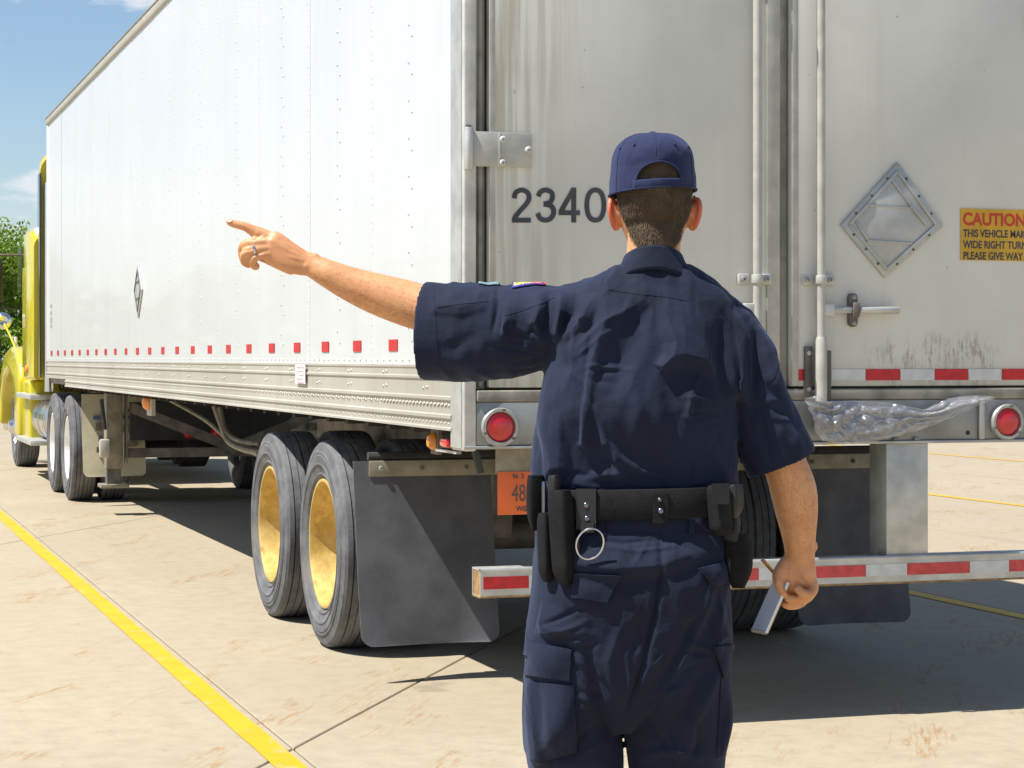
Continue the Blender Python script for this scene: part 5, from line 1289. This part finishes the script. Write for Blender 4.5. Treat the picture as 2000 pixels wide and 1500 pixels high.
hem = np.clip((PP[:,0]-826)/60, .08, 1)*np.clip((1.155-co[:,2]+ (co[:,0]-.20)*.25)*-14+0, .08, 1)**0
low = np.where(co[:,0] > .235, np.clip((co[:,2]-(1.135+ (.33-co[:,0])*-.0))/.06, .08, 1), 1)
d_ += nr*((n1*.007+np.clip(rid,-1,1)*.0042*(.6+n1)+n3*.0022)*hem*low)[:,None]
setco(shirt, co+d_)
bvh_s = BVHTree.FromPolygons([Vector(v) for v in (co+d_)], [tuple(p.vertices) for p in shirt.data.polygons])
def drape(bvh, quad, off, th, nu=16, nv=10, curve=0.):
    """a piece of cloth laid on the surface: quad is four picture points tl, tr, br, bl"""
    P = []
    for j in range(nv+1):
        g_ = j/nv; row = []
        for i in range(nu+1):
            f = i/nu
            x = (quad[0][0]*(1-f)+quad[1][0]*f)*(1-g_)+(quad[3][0]*(1-f)+quad[2][0]*f)*g_
            y = (quad[0][1]*(1-f)+quad[1][1]*f)*(1-g_)+(quad[3][1]*(1-f)+quad[2][1]*f)*g_
            o0 = Q(x, y, -.9); o1 = Q(x, y, .5); h_ = bvh.ray_cast(o0, (o1-o0).normalized())
            if h_[0] is None:
                h_ = bvh.find_nearest(Q(x, y, -.12))
            row.append(h_[0]+(Vector((0,-1,0))*.6+h_[1]*.4)*(off+curve*math.sin(f*math.pi)*math.sin(g_*math.pi)))
        P.append(row)
    P = [[Vector(((P[max(j-1,0)][i]+P[min(j+1,nv)][i]+P[j][max(i-1,0)]+P[j][min(i+1,nu)]+P[j][i]*2)/6)) if 0 < i < nu and 0 < j < nv else P[j][i] for i in range(nu+1)] for j in range(nv+1)]
    m = MB(); m.grid(P); n0 = len(m.v); m.grid([[v+Vector((0,th,0)) for v in r] for r in P]); b_ = nu+1
    ring = [(0,i) for i in range(b_)]+[(j,b_-1) for j in range(1,nv+1)]+[(nv,i) for i in range(b_-2,-1,-1)]+[(j,0) for j in range(nv-1,0,-1)]
    ix = [j*b_+i for j, i in ring]
    for k in range(len(ix)):
        p, q_ = ix[k], ix[(k+1) % len(ix)]; m.f.append((p,q_,q_+n0,p+n0))
    return m
def seamline(bvh, pts, r, mat, par, nm='seam'):
    r = r*.55
    out = []
    for i in range(len(pts)-1):
        for k in range(10):
            f = k/10; x = pts[i][0]*(1-f)+pts[i+1][0]*f; y = pts[i][1]*(1-f)+pts[i+1][1]*f
            o0 = Q(x, y, -.9); o1 = Q(x, y, .5); h_ = bvh.ray_cast(o0, (o1-o0).normalized())
            if h_[0] is not None: out.append(h_[0]+h_[1]*.0003)
    if len(out) > 3: return MB().tube(out, r, 6).build(nm, mat, par, smooth=True, world=False)
for pts in (((1190,525),(1181,560),(1184,592)), ((1354,556),(1357,600),(1352,618)), ((985,617),(1020,607),(1060,592),(1085,580)), ((846,555),(850,600),(852,650),(856,740)), ((855,600),(900,594),(960,588)), ((1493,920),(1540,908),(1583,893)), ((1404,600),(1460,680),(1466,780)),
            ((1188,566),(1240,574),(1300,580),(1352,590))):
    seamline(bvh_s, pts, .0013, 'shirt', shirt)
# collar: turned-down band round the neck
def collar_ring(t):
    return None
m = MB(); rows = []
for j in range(9):
    f = j/8; row = []
    for i in range(61):
        a = R(-90-150+300*i/60)                    # from front-left round the back to front-right
        ca, sa = math.cos(a), math.sin(a)
        back = max(0, -sa)
        rx = .066+.036*f**1.3; ry = .072+.006*f**1.5
        ztop = 1.592-.030*(1-back)**1.0; drop = .052+.018*(1-back)
        z = ztop-drop*f+.004*math.sin(f*math.pi)
        row.append(Vector((HX-.004+rx*ca+.006*f*(ca>0), -.022+ry*sa-.001*f*back, z-.010*ca*0-.012*max(0,ca)*f)))
    rows.append(row)
m.grid(rows); cl_ = m.build('collar', 'shirt', shirt, smooth=True, world=False, angle=180)
s2 = cl_.modifiers.new('s', 'SOLIDIFY'); s2.thickness = .003; s2.offset = -1
m = MB(); rows = []
for j in range(5):
    f = j/4; rows.append([Vector((HX-.004+(.066-.003*f)*math.cos(a), -.022+(.072-.002*f)*math.sin(a), 1.592-.030*(1-max(0,-math.sin(a)))-.045*f)) for a in [R(-240+5*i) for i in range(61)]])
m.grid(rows); cb = m.build('collar_stand', 'shirt', shirt, smooth=True, world=False, angle=180); s2 = cb.modifiers.new('s', 'SOLIDIFY'); s2.thickness = .003
# sleeve patches on the far side of the raised sleeve, only their edges show
def toppatch(px0, px1, py, mats, par, y0=-.01):
    mm = MB(); P = []
    for j in range(7):
        row = []
        for i in range(13):
            x = px0+(px1-px0)*i/12; o0 = Q(x, 450, y0+.05*j/6); o0.z = 1.9
            h_ = bvh_s.ray_cast(o0, (0,0,-1)); row.append((h_[0]+h_[1]*.0025) if h_[0] is not None else Q(x, py, y0))
        P.append(row)
    mm.grid(P); o = mm.build('sleeve_patch', mats, par, smooth=True, world=False); s2 = o.modifiers.new('s', 'SOLIDIFY'); s2.thickness = .002; s2.offset = 1
    return o
toppatch(1000, 1062, 548, 'patchblue', shirt, -.025)
toppatch(1004, 1058, 548, 'patchyel', shirt, -.018); toppatch(1040, 1066, 548, 'patchred', shirt, -.022)
toppatch(935, 975, 556, 'patchcyan', shirt, -.0)

# ---- trousers
m = MB()
T = [(1238,925,.190,.118),(1240,960,.200,.128),(1240,1000,.203,.134),(1236,1040,.206,.142),(1234,1100,.212,.158),(1232,1160,.219,.160),(1230,1220,.226,.148),(1228,1280,.226,.138),(1224,1320,.190,.128),(1218,1360,.125,.115),(1212,1395,.065,.095),(1210,1422,.022,.07)]
P = [np.array(t_, float) for t_ in T]; rings = []
for i in range(41):
    t_ = cat(P, i/40); c0 = Q(t_[0], t_[1]); rings.append(ringz((c0.x, -.012, c0.z), t_[2], t_[3], 2.5, 48))
m.loft(rings)
def leg(pts): limb(m, [(Vector((Q(x, y_).x, yy, Q(x, y_).z)), a, b) for x, y_, yy, a, b in pts], 36, 6, p=2.3)
leg([(1130,1190,-.01,.110,.130),(1124,1300,-.008,.110,.128),(1112,1400,.0,.100,.118),(1126,1480,.005,.104,.112),(1130,1580,.01,.092,.105),(1135,1700,.0,.088,.10),(1138,1800,-.01,.086,.10),(1140,1868,-.01,.088,.105)])
leg([(1330,1190,-.01,.108,.130),(1328,1300,-.008,.114,.130),(1322,1400,.005,.118,.120),(1322,1480,.01,.105,.112),(1322,1580,.02,.094,.105),(1325,1700,.015,.088,.10),(1326,1800,.0,.086,.10),(1328,1868,.0,.088,.105)])
# cargo pocket bulges
limb(m, [(Q(1066,1335,-.01),.045,.085),(Q(1064,1400,-.01),.049,.088),(Q(1068,1470,-.005),.045,.085)], 24, 4, cap=.3, p=3)
limb(m, [(Q(1396,1330,0),.035,.08),(Q(1394,1400,0),.040,.085),(Q(1386,1462,0),.036,.08)], 24, 4, cap=.3, p=3)
tro = fuse(m, 'trousers', .0040, 7, 'trouser', man)
co, nr = getco(tro); d_ = np.zeros_like(co)
LT = [
 (((1072,1036),(1260,1036),(1330,1050),(1400,1078),(1350,1092),(1290,1116),(1200,1122),(1130,1112),(1075,1090)),.24,10),
 (((1060,1168),(1105,1190),(1166,1236),(1135,1248),(1080,1240),(1045,1225)),.24,10),
 (((1052,1345),(1098,1338),(1118,1362),(1124,1436),(1070,1462),(1062,1400)),.2,8),
 (((1400,1160),(1422,1190),(1426,1250),(1404,1250),(1398,1200)),.2,8),
 (((1180,1470),(1130,1465),(1070,1480),(1080,1496),(1180,1496)),.2,8),
]
for poly, sl_, fa_ in LT: d_ += lobe(co, nr, poly, sl_, fa_)
CR = creases(rg, 9, (1215,1390), -170, -100, 20, 60, 90, .0042)+creases(rg, 9, (1222,1390), -85, -15, 20, 60, 100, .0042)
CR += creases(rg, 8, (1240,900), 60, 120, 140, 160, 60, .003)+creases(rg, 8, (1060,1250), -20, 40, 20, 50, 70, .004)+creases(rg, 7, (1420,1270), 140, 230, 10, 40, 70, .0035)
CR += creases(rg, 7, (1110,1520), 240, 300, 30, 80, 70, .004)+creases(rg, 7, (1330,1540), 240, 300, 40, 80, 80, .004)
for pts, w_, a_ in CR: d_ += stroke(co, nr, pts, w_, a_, 1.4)
FT = [
 (((1288,1040),(1290,1120),(1278,1200),(1255,1300),(1215,1410)),6,-.011),
 (((1180,1070),(1250,1078),(1330,1066)),4,.003),(((1160,1056),(1220,1062),(1290,1054)),4,-.003),
 (((1120,1230),(1135,1300),(1150,1380),(1165,1460)),13,.007),(((1145,1260),(1165,1340),(1185,1430)),9,-.007),
 (((1395,1120),(1370,1200),(1330,1290),(1290,1390)),10,.008),(((1370,1180),(1330,1270),(1280,1350)),9,-.009),
 (((1405,1170),(1398,1230),(1395,1300)),7,.007),(((1410,1300),(1370,1380),(1330,1460)),11,.008),(((1380,1300),(1340,1380),(1300,1450)),10,-.008),
 (((1220,1200),(1190,1290),(1195,1380)),10,.004),(((1260,1180),(1240,1260),(1222,1340)),8,-.004),
 (((1048,1330),(1062,1400),(1080,1500)),6,-.008),(((1030,1320),(1045,1420),(1055,1490)),8,.005),
 (((1425,1330),(1428,1400),(1415,1470)),7,.004),(((1250,1480),(1300,1465),(1380,1480)),9,.006),
 (((1055,1225),(1100,1205),(1140,1185)),5,-.005),(((1060,1240),(1110,1228),(1150,1212)),5,.004),
]
for pts, w_, a_ in FT: d_ += stroke(co, nr, pts, w_, a_)
n1 = vnoise(co, (7,9,4), 3.); n2 = vnoise(co, (18,14,11), 19.)
d_ += nr*(n1*.008+np.clip(1-np.abs(n2)*2.4,-1,1)*.0042*(.6+n1))[:,None]
setco(tro, co+d_)
bvh_t = BVHTree.FromPolygons([Vector(v) for v in (co+d_)], [tuple(p.vertices) for p in tro.data.polygons])
for quad, c_ in ((((1122,1118),(1212,1124),(1186,1176),(1116,1166)), .004), (((1362,1110),(1412,1098),(1428,1135),(1392,1148)), .004),
             (((1028,1252),(1117,1268),(1112,1330),(1020,1316)), .006), (((1393,1262),(1431,1258),(1432,1318),(1412,1324)), .004)):
    f_ = drape(bvh_t, quad, .008, .006, curve=c_).build('pocket_flap', 'trouser', tro, smooth=True, world=False, angle=50)
    e0 = [quad[3], quad[2]]
    seamline(bvh_t, [(quad[3][0],quad[3][1]-4),(quad[2][0],quad[2][1]-4)], .0012, 'trouser', f_)
drape(bvh_t, ((1040,1332),(1120,1338),(1128,1470),(1048,1490)), .005, .004, curve=.012).build('cargo_pocket', 'trouser', tro, smooth=True, world=False, angle=50)
drape(bvh_t, ((1408,1322),(1430,1320),(1428,1470),(1400,1480)), .003, .003, curve=.004).build('cargo_pocket', 'trouser', tro, smooth=True, world=False, angle=50)
for pts in (((1288,1040),(1290,1120),(1278,1200),(1255,1300),(1218,1400)), ((1065,1040),(1150,1046),(1240,1043),(1330,1040),(1400,1036)), ((1020,1345),(1040,1420),(1055,1500)), ((1428,1340),(1425,1440))):
    seamline(bvh_t, pts, .0012, 'trouser', tro)
for x in (1170, 1345): drape(bvh_t, ((x,1015),(x+12,1015),(x+12,1045),(x,1045)), .005, .003, 4, 6).build('belt_loop', 'trouser', tro, smooth=True, world=False)
# boots
for X0, Y0 in ((Q(1140,0).x, 0.), (Q(1328,0).x, .01)):
    m = MB(); limb(m, [((X0,Y0-.02,.16),.048,.055),((X0,Y0-.01,.09),.046,.058)], 20, 4)
    limb(m, [((X0,Y0-.07,.050),.036,.040),((X0,Y0,.052),.043,.048),((X0,Y0+.09,.045),.048,.038),((X0,Y0+.16,.036),.042,.026)], 20, 5, ref=(0,0,1))
    bt = fuse(m, 'boot', .006, 3, 'boot', man)
    MB().box(X0-.046, X0+.046, Y0-.105, Y0+.18, .0, .022).build('boot_sole', 'leather', bt, bevel=.012, seg=3, world=False)

# ---- duty belt and what hangs on it
def onbelt(px, y_, out=0.):
    """point of the belt's outer surface that shows at picture column px"""
    best = None
    for k in range(361):
        a = math.pi+math.pi*k/360; x = ABX+ (BA+out)*math.copysign(abs(math.cos(a))**(2/2.6), math.cos(a)); y = BYC+(BB+out)*math.copysign(abs(math.sin(a))**(2/2.6), math.sin(a))
        p_ = Q(px, y_, y)
        d = abs(p_.x-x)
        if best is None or d < best[0]: best = (d, Vector((x, y, p_.z)), a)
    return best[1], best[2]
ABX = Q(1240, 980).x; BA, BB, BYC = .214, .150, -.008
m = MB(); rings = []
zc = Q(1240, 985, -.15).z
for dz, dr in ((-.031,-.004),(-.031,.004),(-.028,.006),(.029,.006),(.032,.004),(.032,-.004)):
    rings.append([v_ for v_ in ringz((ABX, BYC, zc+dz), BA+dr, BB+dr, 2.6, 90, tilt=.02)])
m.loft(rings, cap=False); belt = m.build('duty_belt', 'nylon', man, smooth=True, world=False)
m = MB(); m.loft([ringz((ABX, BYC, zc+dz), BA+.008, BB+.008, 2.6, 90) for dz in (-.0345,-.0335)], cap=False); 
def pod(px, y0, y1, wd, dp, name, mat='nylon', out=.02, taper=.9, par=None, rnd=.35, dx=0):
    """upright rounded sheath hanging at picture column px between rows y0..y1"""
    p0, a = onbelt(px, (y0+y1)/2, out); top = Q(px, y0, p0.y).z; bot = Q(px+dx, y1, p0.y).z
    nx, ny = math.cos(a), math.sin(a); ang = math.atan2(ny, nx)+math.pi/2
    mm = MB(); rings = []
    N_ = 14
    xb = Q(px+dx, y1, p0.y).x-Q(px, y1, p0.y).x
    for i in range(N_+1):
        f = i/N_; z = top+(bot-top)*f
        e = 1.
        if f < rnd*.3: e = .80+.2*math.sin(f/(rnd*.3)*math.pi/2)
        if f > 1-rnd*.3: e = .45+.55*math.cos((f-1+rnd*.3)/(rnd*.3)*math.pi/2)
        s_ = e*(1-(1-taper)*f)
        ring = []
        for k in range(24):
            t = 2*math.pi*k/24; u_ = wd*s_*math.copysign(abs(math.cos(t))**.5, math.cos(t)); v_ = dp*s_*math.copysign(abs(math.sin(t))**.5, math.sin(t))
            ring.append(Vector((p0.x+xb*f+u_*math.cos(ang)-v_*math.sin(ang), p0.y+u_*math.sin(ang)+v_*math.cos(ang), z)))
        rings.append(ring)
    mm.loft(rings); return mm.build(name, mat, par or belt, smooth=True, world=False, angle=50)
pod(1046, 928, 1036, .014, .020, 'glove_pouch', out=.016, rnd=1.4)
pod(1066, 1002, 1136, .0165, .017, 'baton_sheath', out=.022, rnd=.6, dx=2)
pod(1083, 928, 1000, .012, .012, 'flashlight_head', 'leather', out=.020)
pod(1094, 957, 1142, .0245, .022, 'flashlight_sheath', out=.024, rnd=.6, dx=10)
pod(1065, 940, 1010, .007, .008, 'pocket_tool', 'snap', out=.012)
pod(1128, 1050, 1128, .0065, .006, 'key_strap', 'leather', out=.012)
def snapb(px, py, r_=.0062, out=.012):
    p0, a = onbelt(px, py, out); mm = MB(); blob(mm, p0, (r_,.0035,r_)); mm.build('snap', 'snap', belt, smooth=True, world=False)
def patch(px0, px1, py0, py1, nm, mat='leather', out=.010, th=.004):
    mm = MB(); P = []; Pb = []
    for j in range(7):
        row = []; rb = []
        for i in range(9):
            px = px0+(px1-px0)*i/8; py = py0+(py1-py0)*j/6; p_, a = onbelt(px, py, out); row.append(p_); p2, _ = onbelt(px, py, out-th-.004); rb.append(Vector((p2.x,p2.y,p_.z)))
        P.append(row); Pb.append(rb)
    mm.grid(P); n0 = len(mm.v); mm.grid(Pb); b_ = 9
    ring = [(0,i) for i in range(b_)]+[(j,b_-1) for j in range(1,7)]+[(6,i) for i in range(b_-2,-1,-1)]+[(j,0) for j in range(5,0,-1)]
    ix = [j*b_+i for j, i in ring]
    for k in range(len(ix)): p, q_ = ix[k], ix[(k+1) % len(ix)]; mm.f.append((p,q_,q_+n0,p+n0))
    return mm.build(nm, mat, belt, smooth=True, world=False, angle=50)
patch(1126, 1164, 955, 1034, 'key_ring_strap', out=.011)
snapb(1145, 987); snapb(1147, 1013)
patch(1275, 1306, 965, 1022, 'belt_keeper', 'nylon', out=.010); snapb(1291, 998); snapb(1288, 976, .0045)
# silver key ring
p0, a = onbelt(1152, 1062, .034); rr = .0305
t_ = MB(); t_.tube([p0+Vector((rr*.93*math.sin(t)+ .004*math.cos(t), -.004-.006*math.cos(t), rr*1.06*math.cos(t))) for t in [2*math.pi*k/48 for k in range(49)]], .0022, 10)
t_.build('key_ring', 'steel', belt, smooth=True, world=False)
patch(1134, 1160, 1022, 1040, 'ring_loop', out=.018)
pod(1403, 948, 1046, .0235, .021, 'belt_pouch', out=.018, rnd=.5, dx=6)
pod(1432, 945, 1012, .0215, .020, 'belt_pouch', 'leather', out=.020, rnd=1.3)
pod(1442, 1042, 1148, .0215, .030, 'holster', out=.018, rnd=1.5, taper=.95)
pod(1428, 1005, 1060, .012, .02, 'holster_hanger', 'leather', out=.010)
m = MB(); fl = patch(1390, 1424, 945, 985, 'pouch_flap', 'leather', out=.045)
MB().tube([Q(1428,1022,-.10),Q(1436,1008,-.105),Q(1444,996,-.10)], .006, 10).build('brass_clip', 'rust', belt, smooth=True, world=False)

# ------------------------------------------------------------------ notepad and pencil in his right hand
O_ = Matrix.Translation((gx, gy, 0)) @ Matrix.Rotation(-TH, 4, 'Z')
def inhand(m, name, mat, lab=None, cat=None, parent=None, **k):
    c0 = O_ @ Q(1520, 1185, GD-.03)
    m.v = [tuple(O_ @ Vector(v)) for v in m.v]
    if parent is None:
        o = m.build(name, mat, None, loc=c0, **k); return tag(o, lab, cat)
    o = m.build(name, mat, parent, **k); return o
a0 = Q(1540, 1138, GD-.022); dn = (Q(1497, 1236, GD-.046)-a0); ln_ = dn.length; dn.normalize()
sd_ = Vector((-.034, .050, -.026)); sd_ = (sd_-dn*sd_.dot(dn)).normalized(); nn = sd_.cross(dn).normalized()
def pm(a, b, c_, d, e, f):
    M = Matrix(((sd_.x,nn.x,dn.x,a0.x),(sd_.y,nn.y,dn.y,a0.y),(sd_.z,nn.z,dn.z,a0.z),(0,0,0,1)))
    return MB().box(a, b, c_, d, e, f, M)
M_ = Matrix(((sd_.x,nn.x,dn.x,a0.x),(sd_.y,nn.y,dn.y,a0.y),(sd_.z,nn.z,dn.z,a0.z),(0,0,0,1)))
pad = inhand(pm(0,.064,-.003,.003,0,ln_), 'notepad', 'paper', 'small white notepad held low in the right hand of the man', 'notepad')
inhand(pm(-.0005,.0645,-.0043,-.0031,0,ln_), 'back_cover', 'card', parent=pad)
m = MB()
for k in range(13):
    s0 = .004+k*.0048
    m.tube([M_ @ Vector((s0, .0045*math.cos(t)+.0, ln_+.0035*math.sin(t))) for t in [2*math.pi*j/10 for j in range(11)]], .0007, 5)
inhand(m, 'spiral_wire', 'galv', parent=pad)
p0 = Q(1488, 1092, GD+.02); p1 = Q(1571, 1186, GD-.005); dr_ = (p1-p0).normalized()
m = MB(); m.tube([p0+dr_*.012, p0+(p1-p0)*.9], .0042, 6); pen = inhand(m, 'pencil', 'pencil', 'yellow and black pencil pinched in the right hand above the notepad', 'pencil')
m = MB(); m.tube([p0+(p1-p0)*.9, p1], [.0042,.0006], 8); inhand(m, 'pencil_point', 'pencilwood', parent=pen)
m = MB(); m.tube([p0, p0+dr_*.012], .0043, 10); inhand(m, 'eraser', 'eraser', parent=pen)
m = MB(); m.beam(p0+dr_*.014+Vector((-.0015,-.0036,-.001)), p0+(p1-p0)*.88+Vector((-.0015,-.0036,-.001)), .0020, .0012); inhand(m, 'pencil_stripe', 'black', parent=pen)
